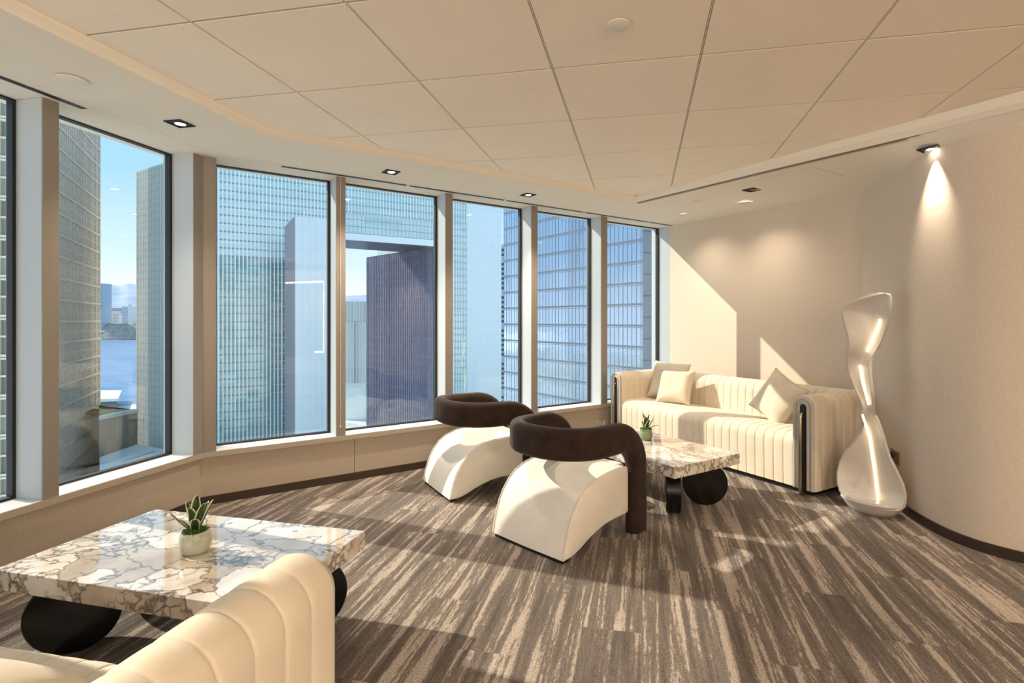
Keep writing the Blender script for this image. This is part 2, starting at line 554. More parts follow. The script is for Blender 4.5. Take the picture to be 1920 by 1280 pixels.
for i in range(len(mull2) - 1):
    window(C12, D2, N2, mull2[i][1], mull2[i + 1][0], '', mull2[i + 1] if i < len(mull2) - 2 else None)
# corner post with its two faces and the jamb at the sofa wall
cp = empty('trim_3', kind='structure')
q = [C12 - D1 * 0.085, C12, C12 + D2 * 0.085, C12 + D2 * 0.085 - N2 * (GD + .05), off_corner(GD + .05), C12 - D1 * 0.085 - N1 * (GD + .05)]
MB().prism(q, ZSILL, ZS).build('corner_post', M['frame'], cp)
MB().prism([C12 - D1 * 0.084 + N1 * .004, off_corner(-.004) - D1 * 0.002, off_corner(0) - D1 * .002, C12 - D1 * 0.084], ZSILL, ZS).build('post_face', M['frame_shade'], cp)
MB().prism([off_corner(-.004) + D2 * 0.002, C12 + D2 * 0.084 + N2 * .004, C12 + D2 * 0.084, off_corner(0) + D2 * .002], ZSILL, ZS).build('post_face', M['frame_shade'], cp)
WD = (RC - BL).normalized(); WN = V2(WD.y, -WD.x)
if WN.dot(V2(0, 0) - BL) < 0: WN = -WN
jb = MB().prism([BL, BL + WN * 0.0 + D2 * 0.22, BL + D2 * 0.22 - N2 * 0.3, BL - N2 * 0.3], 0, ZS + 0.1).build('trim_4', M['frame']); tag(jb, kind='structure')

# sofa wall and curved wall
wall_far = strip_wall('wall_far', [BL + D2 * 0.001, RC], 0, ZS + 0.12, 0.2, 1, M['wall'])
mb = MB()
rin = [[(p.x, p.y, z) for p in curve_s] for z in (0, 2.66)]
mb.loft(rin, closed=False, cap0=False, cap1=False)
th = []
for i, p in enumerate(curve_s):
    a = curve_s[max(i - 1, 0)]; b = curve_s[min(i + 1, len(curve_s) - 1)]
    d = (b - a).normalized(); th.append(p + V2(-d.y, d.x) * 0.2)
mb.loft([[(p.x, p.y, z) for p in th] for z in (2.66, 0)], closed=False, cap0=False, cap1=False)
wall_right = mb.build('wall_right', M['wall'], smooth=True, fix=False); tag(wall_right, kind='structure')
strip_wall('wall_side', [V2(5.2, 2.65), REAR_R], 0, 2.7, 0.2, 1, M['wall'])
strip_wall('wall_rear', [REAR_R, REAR_L], 0, 2.7, 0.2, 1, M['wall'])

def skirting(name, pts, h=0.062, th=0.012, side=-1):
    mb = MB()
    inn = []
    for i, p in enumerate(pts):
        a = pts[max(i - 1, 0)]; b = pts[min(i + 1, len(pts) - 1)]
        d = (b - a).normalized(); inn.append(p + V2(-d.y, d.x) * side * th)
    for z0, z1 in ((0, h),):
        mb.loft([[(p.x, p.y, z0) for p in inn], [(p.x, p.y, z1) for p in inn], [(p.x, p.y, z1) for p in pts]], closed=False, cap0=False, cap1=False)
    o = mb.build(name, M['baseboard']); tag(o, kind='structure'); return o
skirting('baseboard_left', [W1E - N1 * SET, c12b])
skirting('baseboard_front', [c12b, BL - N2 * SET])
skirting('baseboard_far', [BL, RC], side=-1)
skirting('baseboard_right', curve_s)

# ceiling: soffit ring, tray edge, tiles
Tc = V2(-1.739, 3.443); Ta = V2(1.018, 5.393)
DT = V2(0.5518, -0.834)
T1 = Tc - D1 * 8.2
TC = Ta + DT * 5.6
ceil_mb = MB()
SW = 0.125                                          # slot strip beside the window heads
so = [W1E + N1 * SW, off_corner(-SW), BL + N2 * SW]
def quad(mb, a, b, c, d, za, zb, zc, zd):
    mb.add([(a.x, a.y, za), (b.x, b.y, zb), (c.x, c.y, zc), (d.x, d.y, zd)], [(0, 1, 2, 3)])
quad(ceil_mb, so[0], so[1], Tc, T1, ZS, ZS, ZS, ZS)
quad(ceil_mb, so[1], so[2], Ta, Tc, ZS, ZS, ZS, ZS)
# soffit on the sofa side drops gently towards the curved wall
inner = [Ta, Ta + DT * 1.55, Ta + DT * 2.72, Ta + DT * 4.0, Ta + DT * 5.6]
inz = [ZS, 2.523, 2.506, 2.490, 2.475]
outer = [BL + N2 * SW, RC, V2(2.624, 3.855), V2(2.564, 3.455), V2(2.596, 3.198), V2(2.728, 2.995), V2(3.02, 2.81), V2(3.6, 2.69), V2(4.2, 2.66), V2(5.3, 2.64)]
ouz = [ZS, 2.450, 2.421, 2.419, 2.419, 2.419, 2.42, 2.43, 2.44, 2.45]
def inner_at(p):                                   # matching point on the tray edge for a wall point
    s = max(0.0, min(5.6, (p - Ta).dot(DT)))
    q_ = Ta + DT * s
    ss = [0, 1.55, 2.72, 4.0, 5.6]
    for i in range(4):
        if s <= ss[i + 1] + 1e-9:
            k = (s - ss[i]) / (ss[i + 1] - ss[i]); return q_, inz[i] + (inz[i + 1] - inz[i]) * k
    return q_, inz[-1]
SOFF = []
oo = smooth_path(outer, 3); on = len(oo)
ozz = []
for i in range(len(outer) - 1):
    for k in range(3): ozz.append(ouz[i] + (ouz[i + 1] - ouz[i]) * k / 3)
ozz.append(ouz[-1])
# straight run behind sofa stays straight
for k in range(4): oo[k] = outer[0].lerp(outer[1], k / 3)
rows = []
smax = 0.0
for p, z in zip(oo, ozz):
    s = max(smax, (p - Ta).dot(DT)); smax = s
    q_, zq = inner_at(Ta + DT * min(s, 5.6))
    # push the outer edge 4 cm into the wall so no gap shows
    d_ = (p - q_).normalized()
    rows.append(((q_.x, q_.y, zq), (p.x + d_.x * 0.05, p.y + d_.y * 0.05, z)))
rows[0] = ((Ta.x, Ta.y, ZS), (oo[0].x, oo[0].y, ZS))
b0 = len(ceil_mb.v)
for a_, b_ in rows: ceil_mb.v += [a_, b_]
for i in range(len(rows) - 1):
    k = b0 + 2 * i
    ceil_mb.f.append((k, k + 1, k + 3, k + 2))
    A_, B_, C_, D_ = [Vector(ceil_mb.v[j]) for j in (k, k + 1, k + 3, k + 2)]
    SOFF += [(A_, B_, C_), (A_, C_, D_)]
lastq = Vector(rows[-1][0])
ceil_mb.add([lastq, (TC.x, TC.y, inz[-1]), (5.3, TC.y, inz[-1]), (5.3, 2.64, ouz[-1])], [(0, 1, 2, 3)])
ceil_mb.add([(TC.x, TC.y, inz[-1]), (TC.x, -4.9, inz[-1]), (5.3, -4.9, inz[-1]), (5.3, TC.y, inz[-1])], [(0, 1, 2, 3)])
ceiling = ceil_mb.build('ceiling', M['paint'], smooth=True, sharp=50); tag(ceiling, kind='structure')
# closed lid above everything so no daylight leaks in
lid = MB().prism([W1E - N1 * .4 - D1, off_corner(.4), BL - N2 * .3 + D2 * .6, V2(5.6, 6.2), V2(5.6, -5.2), V2(W1E.x - 1, -5.2)], 2.70, 2.80).build('ceiling_slab', M['groove'], ceiling)
# window head strip with black slots
def head(P0, P1, D, N, slots, tagn, board):
    h = empty(tagn, kind='structure')
    Lh = (P1 - P0).length
    Mx = Matrix(((D.x, N.x, 0, P0.x), (D.y, N.y, 0, P0.y), (0, 0, 1, 0), (0, 0, 0, 1)))
    MB().prism(board, ZS + 0.0005, ZS + 0.16).build('head_board', M['paint'], h)
    MB().box(0.1, Lh, 0.112, 0.127, ZS - 0.003, ZS + 0.0004, Mx).build('slot_rail', M['paint'], h)
    for a, b in slots:
        MB().box(a, b, 0.038, 0.078, ZS - 0.0008, ZS + 0.0004, Mx).build('air_slot', M['black'], h)
    return h
def m2(u): return on2(u)
head(C12, BL, D2, N2, [(m2(525), m2(757)), (m2(763), m2(939.5)), (m2(944), m2(1088)), (m2(1091), m2(1210)), (m2(1213), L2 - .03)], 'trim_5', [off_corner(-0.128), BL + N2 * 0.128, BL - N2 * 0.3, off_corner(0.3)])
head(C12, W1E, -D1, N1, [(on1(143), on1(143) + 1.6), (on1(143) + 1.65, on1(143) + 3.3)], 'trim_6', [W1E + N1 * 0.128, off_corner(-0.128), off_corner(0.3), W1E - N1 * 0.3])

# tray edge trims
tr = empty('trim_7', kind='structure')
def ribbon(mb, prof_pts):                           # prof_pts: list of polylines (same length)
    mb.loft(prof_pts, closed=False, cap0=False, cap1=False)
bend_in = lambda o: Tc + (N1 + N2).normalized() * (o / (N1 + N2).normalized().dot(N1))
def tray_line(o, z):
    a = T1 + N1 * o; b = bend_in(o)
    c = Ta + N2 * o - D2 * 0.0
    return [(a.x, a.y, z), (b.x, b.y, z), (c.x, c.y, z)]
mbt = MB(); ribbon(mbt, [tray_line(0, ZS - 0.001), tray_line(0.0, ZS + 0.012), tray_line(0.022, ZS + 0.028), tray_line(0.030, ZS + 0.038), tray_line(0.034, ZT + 0.02)])
mbt.build('tray_cove', M['paint'], tr, smooth=True, sharp=60)
tr2 = empty('trim_8', kind='structure')
PT = V2(-DT.y, DT.x)                               # towards the wall
if PT.dot(BL - Ta) < 0: PT = -PT
def dif(o, dz, flat=False):
    out = []
    for q_, z in zip(inner, inz):
        p = q_ + PT * o
        out.append((p.x, p.y, (ZT + 0.02 if flat else z + dz)))
    return out
mbd = MB(); ribbon(mbd, [dif(-0.03, 0, True), dif(-0.028, 0.022), dif(0.0, -0.006), dif(0.012, -0.010)]); mbd.build('tray_lip', M['paint'], tr2)
mbd = MB(); ribbon(mbd, [dif(0.012, -0.008), dif(0.040, -0.012)]); mbd.build('air_slot', mat('slot_brown', (0.20, 0.155, 0.12), .6), tr2)
mbd = MB(); ribbon(mbd, [dif(0.040, -0.014), dif(0.058, -0.018), dif(0.060, 0.0)]); mbd.build('slot_rail', mat('slot_rail', (0.50, 0.43, 0.36), .6), tr2)

# tile field
def clip_poly(poly, conv):
    out = poly
    n = len(conv)
    for i in range(n):
        a, b = conv[i], conv[(i + 1) % n]
        d = b - a; nn = V2(-d.y, d.x)
        res = []
        for j in range(len(out)):
            p, q_ = out[j], out[(j + 1) % len(out)]
            sp, sq = (p - a).dot(nn), (q_ - a).dot(nn)
            if sp >= 0: res.append(p)
            if (sp >= 0) != (sq >= 0):
                res.append(p.lerp(q_, sp / (sp - sq)))
        out = res
        if len(out) < 3: return []
    return out
fieldp = [T1 + N1 * .02, bend_in(.02), Ta + N2 * .025, TC - PT * .025, V2(TC.x - .03, -4.8), V2(T1.x + .05, -4.8)]
area = sum(fieldp[i].x * fieldp[(i + 1) % 6].y - fieldp[(i + 1) % 6].x * fieldp[i].y for i in range(6))
if area < 0: fieldp.reverse()
GA = V2(math.sin(-A_ANG), math.cos(-A_ANG)); GB = V2(GA.y, -GA.x)
G0 = V2(0.2308, 3.33); TS = 0.70
# thin grid rails recessed between the boards
MB().prism(fieldp, ZT + 0.010, ZT + 0.02).build('tile_backing', M['groove'], ceiling)
for i in range(-4, 8):
    for j in range(-7, 4):
        gap = 0.0055
        sq = []
        for a, b in ((gap, gap), (TS - gap, gap), (TS - gap, TS - gap), (gap, TS - gap)):
            sq.append(G0 + GB * (i * TS + a) + GA * (j * TS + b))
        if max(p.y for p in sq) < -0.8: continue
        pl = clip_poly(sq, fieldp)
        if len(pl) < 3: continue
        ar = abs(sum(pl[k].x * pl[(k + 1) % len(pl)].y - pl[(k + 1) % len(pl)].x * pl[k].y for k in range(len(pl)))) / 2
        if ar < 0.004: continue
        MB().prism(pl, ZT, ZT + 0.012).build('ceiling_tile', M['tile'], ceiling, bevel=0.002, seg=1)
for i in range(-4, 8):                              # T-rails seen between the boards
    a = G0 + GB * (i * TS)
    seg_ = [a + GA * -5 - GB * .0022, a + GA * 3.5 - GB * .0022, a + GA * 3.5 + GB * .0022, a + GA * -5 + GB * .0022]
    pl = clip_poly(list(reversed(seg_)), fieldp) or clip_poly(seg_, fieldp)
    if len(pl) >= 3: MB().prism(pl, ZT + 0.003, ZT + 0.010).build('grid_rail', M['paint'], ceiling)

# access panel line on the sofa-side soffit
def on_soffit(u, v):
    d = ray(u, v); o_ = Vector((0, 0, EYE))
    for t3 in SOFF:
        h = intersect_ray_tri(*t3, d, o_, True) or intersect_ray_tri(t3[0], t3[2], t3[1], d, o_, True)
        if h: return h
    p = at_z(u, v, 2.47)
    return p
ap = [on_soffit(*q_) for q_ in ((1415, 339), (1525, 313), (1585, 330), (1477, 354))]
hp = empty('access_panel', loc=tuple(sum(ap, Vector()) / 4), label='flush square access hatch outlined by a hairline joint in the soffit before the wall', cat='hatch')
mbp = MB()
ctr = sum(ap, Vector()) / 4
for a, b in zip(ap, ap[1:] + ap[:1]):
    ia = a + (ctr - a) * 0.012; ib = b + (ctr - b) * 0.012
    dz = Vector((0, 0, -0.0015))
    mbp.add([a - ctr + dz, b - ctr + dz, ib - ctr + dz, ia - ctr + dz], [(0, 1, 2, 3)])
mbp.build('joint', mat('hatch_joint', (0.42, 0.36, 0.28), .7), hp)
MB().add([p - ctr + (ctr - p) * 0.012 + Vector((0, 0, -0.003)) for p in ap] + [p - ctr + (ctr - p) * 0.012 + Vector((0, 0, 0.006)) for p in ap],
         [(3, 2, 1, 0), (4, 5, 6, 7), (0, 1, 5, 4), (1, 2, 6, 5), (2, 3, 7, 6), (3, 0, 4, 7)]).build('panel', M['paint'], hp)

# ------------------------------------------------------------------ ceiling fittings
def spot(parent, power, size=1.2, blend=0.6, aim=None, loc=(0, 0, -0.03), rad=0.03):
    d = bpy.data.lights.new('bulb', 'SPOT')
    d.energy = power; d.color = LAMP_COL; d.spot_size = size; d.spot_blend = blend; d.shadow_soft_size = rad
    o = bpy.data.objects.new('bulb', d); C.objects.link(o); o.parent = parent; o.location = loc
    if aim is not None:
        o.rotation_euler = Vector(aim).to_track_quat('-Z', 'Y').to_euler()
    return o
def square_downlight(p, rz, label, power=0, lit=True, aim=None, size=1.3, s=0.058, group='square black downlights'):
    t_ = empty('square_downlight', p, rz, label, 'downlight', group)
    mb = MB(); r = s; w = 0.010
    for x0, x1, y0, y1 in ((-r, r, -r, -r + w), (-r, r, r - w, r), (-r, -r + w, -r + w, r - w), (r - w, r, -r + w, r - w)):
        mb.box(x0, x1, y0, y1, -0.006, 0.002)
    mb.build('trim_ring', M['black'], t_)
    MB().box(-r + w, r - w, -r + w, r - w, -0.0012, 0.0).build('recess', M['black'], t_)
    MB().lathe([(0.027, -0.0015), (0.034, -0.0045), (0.031, -0.006), (0.026, -0.003)], 20, (0.004, 0, 0)).build('reflector', M['chrome'] if lit else M['black'], t_, smooth=True)
    MB().lathe([(0.0, -0.0035), (0.026, -0.003), (0.026, -0.002), (0.0, -0.002)], 20, (0.004, 0, 0)).build('bulb_face', M['lampface'] if lit else M['lens_off'], t_)
    if power: spot(t_, power, size, 1.0, aim)
    return t_
ang1 = math.atan2(D1.y, D1.x); ang2 = math.atan2(D2.y, D2.x); angT = math.atan2(DT.y, DT.x)
square_downlight(at_z(337, 231, ZS), ang1, 'lit square black downlight above the tall left window', 26, size=1.9)
square_downlight(at_z(733, 322, ZS), ang2, 'lit square black downlight above the middle of the front windows', 58, size=1.9)
square_downlight(at_z(990, 365, ZS), ang2, 'lit square black downlight above the windows, beside the tray corner', 58, size=1.9)
wallp = on_soffit(1745, 279)
near = min(curve_s, key=lambda p: (p - V2(wallp.x, wallp.y)).length)
wash = square_downlight(wallp, angT, 'lit square black downlight washing the curved wall with a beam')
wd_ = (near - V2(wallp.x, wallp.y)); wd_.normalize()
bd_ = bpy.data.lights.new('bulb', 'SPOT'); bd_.energy = 30; bd_.color = LAMP_COL; bd_.spot_size = 1.1; bd_.spot_blend = 1.0; bd_.shadow_soft_size = 0.012
bo_ = bpy.data.objects.new('bulb', bd_); C.objects.link(bo_); bo_.parent = wash
lw = near - wd_ * 0.048 - V2(wallp.x, wallp.y)
ca, sa_ = math.cos(-angT), math.sin(-angT)
bo_.location = (lw.x * ca - lw.y * sa_, lw.x * sa_ + lw.y * ca, -0.03)
aw = wd_ * 0.03
bo_.rotation_euler = Vector((aw.x * ca - aw.y * sa_, aw.x * sa_ + aw.y * ca, -1)).to_track_quat('-Z', 'Y').to_euler()
square_downlight(on_soffit(1410, 355.5), angT, 'unlit square black downlight beside the soffit hatch', 0, lit=False)
def round_downlight(p, label, power):
    t_ = empty('round_downlight', p, 0, label, 'downlight', 'round recessed downlights')
    MB().lathe([(0.038, 0.0), (0.060, -0.001), (0.060, -0.004), (0.040, -0.007), (0.036, -0.003)], 24).build('trim_ring', M['chrome'], t_, smooth=True)
    MB().lathe([(0.0, -0.003), (0.037, -0.002), (0.037, 0.0), (0.0, 0.0)], 24).build('bulb_face', M['lampface'], t_)
    if power: spot(t_, power, 2.4, 1.0)
    return t_
round_downlight(on_soffit(1399, 378.5) - Vector((0, 0, .006)), 'small round lit downlight over the sofa, beside the square unlit lamp', 9)
round_downlight(on_soffit(1285, 401.5) - Vector((0, 0, .004)), 'small round lit downlight nearest the window end of the sofa wall', 9)
def cover_plate(p, label, r=0.055):
    t_ = empty('cover_plate', p, 0, label, 'cover plate', 'round sprinkler cover plates')
    MB().lathe([(0.0, -0.010), (r * 0.9, -0.009), (r, -0.007), (r, -0.004), (r * 0.86, -0.003), (r * 0.86, 0.001)], 32).build('disc', M['paint'], t_, smooth=True)
    return t_
cover_plate(at_z(135, 148, ZS), 'round painted cover disc on the soffit above the leftmost mullion', 0.066)
cover_plate(at_z(873, 346.5, ZS), 'small round cover disc between two square downlights above the front windows', 0.045)
cover_plate(on_soffit(1307, 378), 'small round cover disc beside the two round lamps over the sofa', 0.05)
cover_plate(at_z(1159, 45, ZT), 'round cover disc in the middle of a ceiling board', 0.052)
# unseen downlights added out of frame as fill light for the room
for k, (x, y) in enumerate(((2.4, 0.7), (1.7, -1.4), (3.2, -0.6), (-1.5, -2.2), (0.4, -2.6), (2.2, -2.9), (3.9, -2.4), (4.6, 1.2))):
    z = ZT if x < 3.1 else 2.473
    t_ = empty('round_downlight', (x, y, z), 0, 'unseen round downlight added out of frame to fill the room with light', 'downlight', 'added fill downlights out of frame')
    MB().lathe([(0.038, 0.0), (0.060, -0.001), (0.060, -0.004), (0.040, -0.007), (0.036, -0.003)], 20).build('trim_ring', M['chrome'], t_, smooth=True)
    MB().lathe([(0.0, -0.003), (0.037, -0.002), (0.037, 0.0), (0.0, 0.0)], 20).build('bulb_face', M['lampface'], t_)
    spot(t_, 34, 2.7, 0.9, rad=0.06)

for k, (x, y) in enumerate(((1.3, -2.2), (2.6, -3.7), (-1.0, -3.4))):  # invented globes out of view, added to throw light on the ceiling
    t_ = empty('fill_globe', (x, y, 1.95), 0, 'unseen glowing globe added behind the camera to brighten the ceiling', 'added fill light', 'added fill globes behind the camera')
    MB().lathe([(0.0, -0.13), (0.05, -0.12), (0.092, -0.092), (0.12, -0.05), (0.13, 0.0), (0.12, 0.05), (0.092, 0.092), (0.05, 0.12), (0.02, 0.13), (0.0, 0.13)], 24).build('globe', emit('fill_glow', (1.0, 0.86, 0.68), 76.0), t_, smooth=True)
    MB().tube([(0, 0, 0.12), (0, 0, (ZT if x < 3 else 2.47) - 1.95)], 0.006, 8).build('stem', M['brass'], t_)

lf_ = empty('light_frame', (5.2, -1.9, 0), 0, 'warm light line framing a panel on the side wall, seen mirrored in the front window', 'light frame')
MB().box(-0.05, 0.0, -0.62, 0.58, 0.45, 2.32).build('panel', M['plate'], lf_)
for y0, y1, z0, z1 in ((-0.60, 0.58, 2.27, 2.30), (0.55, 0.58, 0.56, 2.27), (0.30, 0.55, 0.56, 0.59)):
    MB().box(-0.065, -0.049, y0, y1, z0, z1).build('light_strip', emit('frame_glow', (1.0, 0.88, 0.70), 22.0), lf_)

# ------------------------------------------------------------------ upholstery helpers
def bull(x0, x1, z0, z1, n=10, r=None):
    """half-round topped outline in (x,z), open at the bottom: list from lower left over the top to lower right"""
    r = r or (x1 - x0) / 2
    pts = [(x0, z0 + (z1 - r - z0) * k / 4) for k in range(4)]
    cx0, cx1 = x0 + r, x1 - r
    for k in range(n + 1):
        a = math.pi - (math.pi / 2) * k / n
        pts.append((cx0 + r * math.cos(a), z1 - r + r * math.sin(a)))
    if cx1 - cx0 > 1e-5:
        pts.append(((cx0 + cx1) / 2, z1))
    for k in range(n + 1):
        a = math.pi / 2 - (math.pi / 2) * k / n
        if k == 0 and cx1 - cx0 < 1e-5: continue
        pts.append((cx1 + r * math.cos(a), z1 - r + r * math.sin(a)))
    pts += [(x1, z0 + (z1 - r - z0) * (3 - k) / 4) for k in range(4)]
    return pts
def shrink(pts, d, c):
    """move outline points inward by d along their local normal (outline goes left->over->right)"""
    out = []
    for i, p in enumerate(pts):
        a = pts[max(i - 1, 0)]; b = pts[min(i + 1, len(pts) - 1)]
        tx, tz = b[0] - a[0], b[1] - a[1]
        l = math.hypot(tx, tz) or 1
        nx, nz = tz / l, -tx / l              # right-hand side = inside for this winding
        out.append((p[0] + nx * d, p[1] + nz * d))
    return out
def channels(a, b, w, groove=0.0030, per=7):
    """stations along a..b with the inset to apply: soft pillows w wide parted by narrow grooves"""
    n = max(1, round((b - a) / w)); w = (b - a) / n
    st = []
    for i in range(n):
        for q_, d in ((0.0, 2.2), (0.03, 1.0), (0.09, 0.45), (0.25, 0.12), (0.5, 0.0), (0.75, 0.12), (0.91, 0.45), (0.97, 1.0), (1.0, 2.2)):
            st.append((a + w * (i + 0.004 + 0.992 * q_), groove * d))
    return st

def make_sofa(name, loc, rz, label, L, hot_channel=0.088, group='cream channel-tufted sofas'):
    t_ = empty(name, loc, rz, label, 'sofa', group)
    AW, D, H, Z0 = 0.19, 0.765, 0.77, 0.045
    MB().box(0.05, L - 0.05, 0.045, D - 0.04, 0.0, Z0 + 0.01).build('plinth', M['black'], t_)
    # seat: outline in (y,z) swept along x
    prof = [(0.012, Z0), (0.008, 0.16), (0.006, 0.30)]
    for k in range(9):
        a = math.pi - (math.pi / 2) * k / 8
        prof.append((0.096 + 0.09 * math.cos(a), 0.370 + 0.09 * math.sin(a)))
    prof += [(0.2, 0.466), (0.32, 0.464), (0.45, 0.455), (0.56, 0.442), (0.60, 0.44)]
    mb = MB(); rings = []
    for x, d in channels(AW - 0.004, L - AW + 0.004, hot_channel):
        rings.append([(x, y, z) for y, z in shrink(prof, d, None)])
    full = [r + [(r[0][0], 0.60, Z0)] for r in rings]
    mb.loft(full); mb.build('seat', M['cream'], t_, smooth=True, sharp=75)
    # back: outline in (y,z) swept along x
    bp = bull(0.535, D, 0.30, H, 10, 0.10)
    bp = [(y + (0.02 * (z - 0.3) / 0.4 if y < 0.66 else 0), z) for y, z in bp]
    rings = []
    for x, d in channels(0.015, L - 0.015, hot_channel):
        rings.append([(x, y, z) for y, z in shrink(bp, d, None)])
    e0 = [(0.0, y, z) for y, z in shrink(bp, 0.012, None)]; e1 = [(L, y, z) for y, z in shrink(bp, 0.012, None)]
    mb = MB(); mb.loft([e0] + rings + [e1]); mb.build('backrest', M['cream'], t_, smooth=True, sharp=75)
    MB().box(0.004, L - 0.004, D - 0.05, D - 0.006, Z0, 0.5).build('rear_panel', M['cream'], t_, bevel=0.01)
    for side, x0 in ((0, 0.0), (1, L - AW)):
        x1 = x0 + AW
        ap_ = bull(x0, x1, Z0, H, 12)
        rings = [[(x, 0.004, z) for x, z in shrink(ap_, 0.010, None)]]
        for y, d in channels(0.012, D - 0.012, hot_channel):
            rings.append([(x, y, z) for x, z in shrink(ap_, d, None)])
        rings.append([(x, D - 0.002, z) for x, z in shrink(ap_, 0.014, None)])
        mb = MB(); mb.loft(rings)
        arm = mb.build('arm', M['cream'], t_, smooth=True, sharp=75)
        # layered front: two rounded welts around a dark slot
        def ringface(i0, i1, y0, y1, nm, mt):
            a_ = shrink(ap_, i0, None); b_ = shrink(ap_, i1, None); mid = shrink(ap_, (i0 + i1) / 2, None)
            q1 = shrink(ap_, i0 * .8 + i1 * .2, None); q2 = shrink(ap_, i0 * .2 + i1 * .8, None)
            ring = [[(x, y1, max(z, Z0 + .001)) for x, z in a_], [(x, y0 + (y1 - y0) * .25, max(z, Z0 + .001)) for x, z in q1], [(x, y0, max(z, Z0 + .001)) for x, z in mid],
                    [(x, y0 + (y1 - y0) * .25, max(z, Z0 + .001)) for x, z in q2], [(x, y1, max(z, Z0 + .001)) for x, z in b_]]
            m_ = MB(); m_.loft(ring, closed=False, cap0=False, cap1=False)
            return m_.build(nm, mt, arm, smooth=True, sharp=80)
        ringface(0.006, 0.040, -0.012, 0.012, 'outer_welt', M['greyfab'])
        ringface(0.040, 0.070, -0.014, 0.010, 'inner_welt', M['greyfab'])
        sl = shrink(ap_, 0.069, None)
        m_ = MB(); m_.loft([[(x, 0.000, z) for x, z in sl], [(x, 0.008, z) for x, z in sl]]); m_.build('slot', M['black'], arm)
        xc = (x0 + x1) / 2
        pth = [(xc, 0.02, H - 0.135), (xc, -0.012, H - 0.136), (xc, -0.030, H - 0.143), (xc, -0.036, H - 0.165), (xc, -0.036, 0.4), (xc, -0.036, 0.05), (xc, -0.030, 0.022), (xc, -0.012, 0.014), (xc, 0.06, 0.013)]
        MB().tube(pth, 0.0125, 12).build('brass_rail', M['brass'], arm, smooth=True)
    return t_

def make_pillow(loc, rot, label, w=0.42, h=0.40, th=0.075, seed=1, group='cream scatter cushions', roll=0):
    rr = random.Random(seed)
    n = 26
    ph = [rr.uniform(0, 6.28) for _ in range(6)]
    mb = MB(); top = []; bot = []
    def edge(s):                       # sides pull in between the pointed corners
        return 1 - 0.09 * (1 - s * s)
    for j in range(n + 1):
        for i in range(n + 1):
            s = -1 + 2 * i / n; q_ = -1 + 2 * j / n
            x = s * w / 2 * edge(q_); z = q_ * h / 2 * edge(s)
            e_ = max(0.0, (1 - s ** 4) * (1 - q_ ** 4)) ** 0.55
            wr = 0.08 * math.sin(3 * s + 2 * q_ + ph[0]) + 0.05 * math.sin(4 * q_ - 2.5 * s + ph[1]) + 0.10 * max(0, abs(s * q_) - .35) * math.sin(14 * (s - q_) + ph[2])
            y = th * e_ * (1 + wr)
            top.append((x, -y, z)); bot.append((x, y * 0.9, z))
    N = (n + 1) ** 2
    mb.v = top + bot
    for j in range(n):
        for i in range(n):
            a = j * (n + 1) + i
            mb.f.append((a, a + 1, a + n + 2, a + n + 1)); mb.f.append((N + a, N + a + n + 1, N + a + n + 2, N + a + 1))
    t_ = empty('cushion', loc, 0, label, 'cushion', group)
    t_.rotation_euler = rot
    c_ = mb.build('cover', M['pillow'], t_, smooth=True, sharp=180)
    w_ = c_.modifiers.new('weld', 'WELD'); w_.merge_threshold = 0.0008
    per = []
    for k in range(4 * n):
        side, i = divmod(k, n); s = -1 + 2 * i / n
        s_, q_ = ((s, -1), (1, s), (-s, 1), (-1, -s))[side]
        per.append(Vector((s_ * w / 2 * edge(q_), 0, q_ * h / 2 * edge(s_))))
    per.append(per[0])
    MB().tube(per, 0.0042, 6).build('piping', M['pillow'], t_, smooth=True)
    return t_

# sofa 2 (against the far wall)
sv = V2(-0.5075, 0.8616); dv = V2(0.8616, 0.5075)
F2 = V2(2.131, 4.076)
LS = 2.45
o2 = F2 + sv * LS
rz2 = math.atan2(-sv.y, -sv.x)
make_sofa('sofa', (o2.x, o2.y, 0), rz2, 'long cream channelled sofa standing along the far wall with three cushions', LS)
def on_sofa2(x, y, z):
    p = o2 - sv * x + dv * y
    return (p.x, p.y, z)
make_pillow(on_sofa2(0.44, 0.475, 0.672), (math.radians(-16), 0.05, rz2 + math.radians(14)), 'cream cushion behind another one at the window end of the far sofa', 0.46, 0.42, 0.075, 3)
make_pillow(on_sofa2(0.68, 0.335, 0.640), (math.radians(-22), -0.03, rz2 + math.radians(10)), 'cream cushion in front of a second one at the window end of the far sofa', 0.42, 0.36, 0.07, 5)
make_pillow(on_sofa2(1.86, 0.395, 0.655), (math.radians(-24), math.radians(24), rz2 - math.radians(12)), 'tilted cream cushion at the lamp end of the far sofa', 0.42, 0.42, 0.075, 8)

# sofa 1 (foreground, seen from behind its arm)
A1 = V2(0.195, 0.981)
F1 = V2(-0.487, 1.345)
rz1 = math.atan2(0.195, -0.981)
make_sofa('sofa', (F1.x, F1.y, 0), rz1, 'cream channelled sofa in the foreground with its rounded arm end towards the camera', LS)
ex = V2(-0.981, 0.195)
pp = F1 + ex * 0.74 - A1 * 0.40
make_pillow((pp.x, pp.y, 0.528), (math.radians(-79), 0.0, rz1 + math.radians(4)), 'cream cushion lying on the foreground sofa seat', 0.46, 0.44, 0.075, 11)

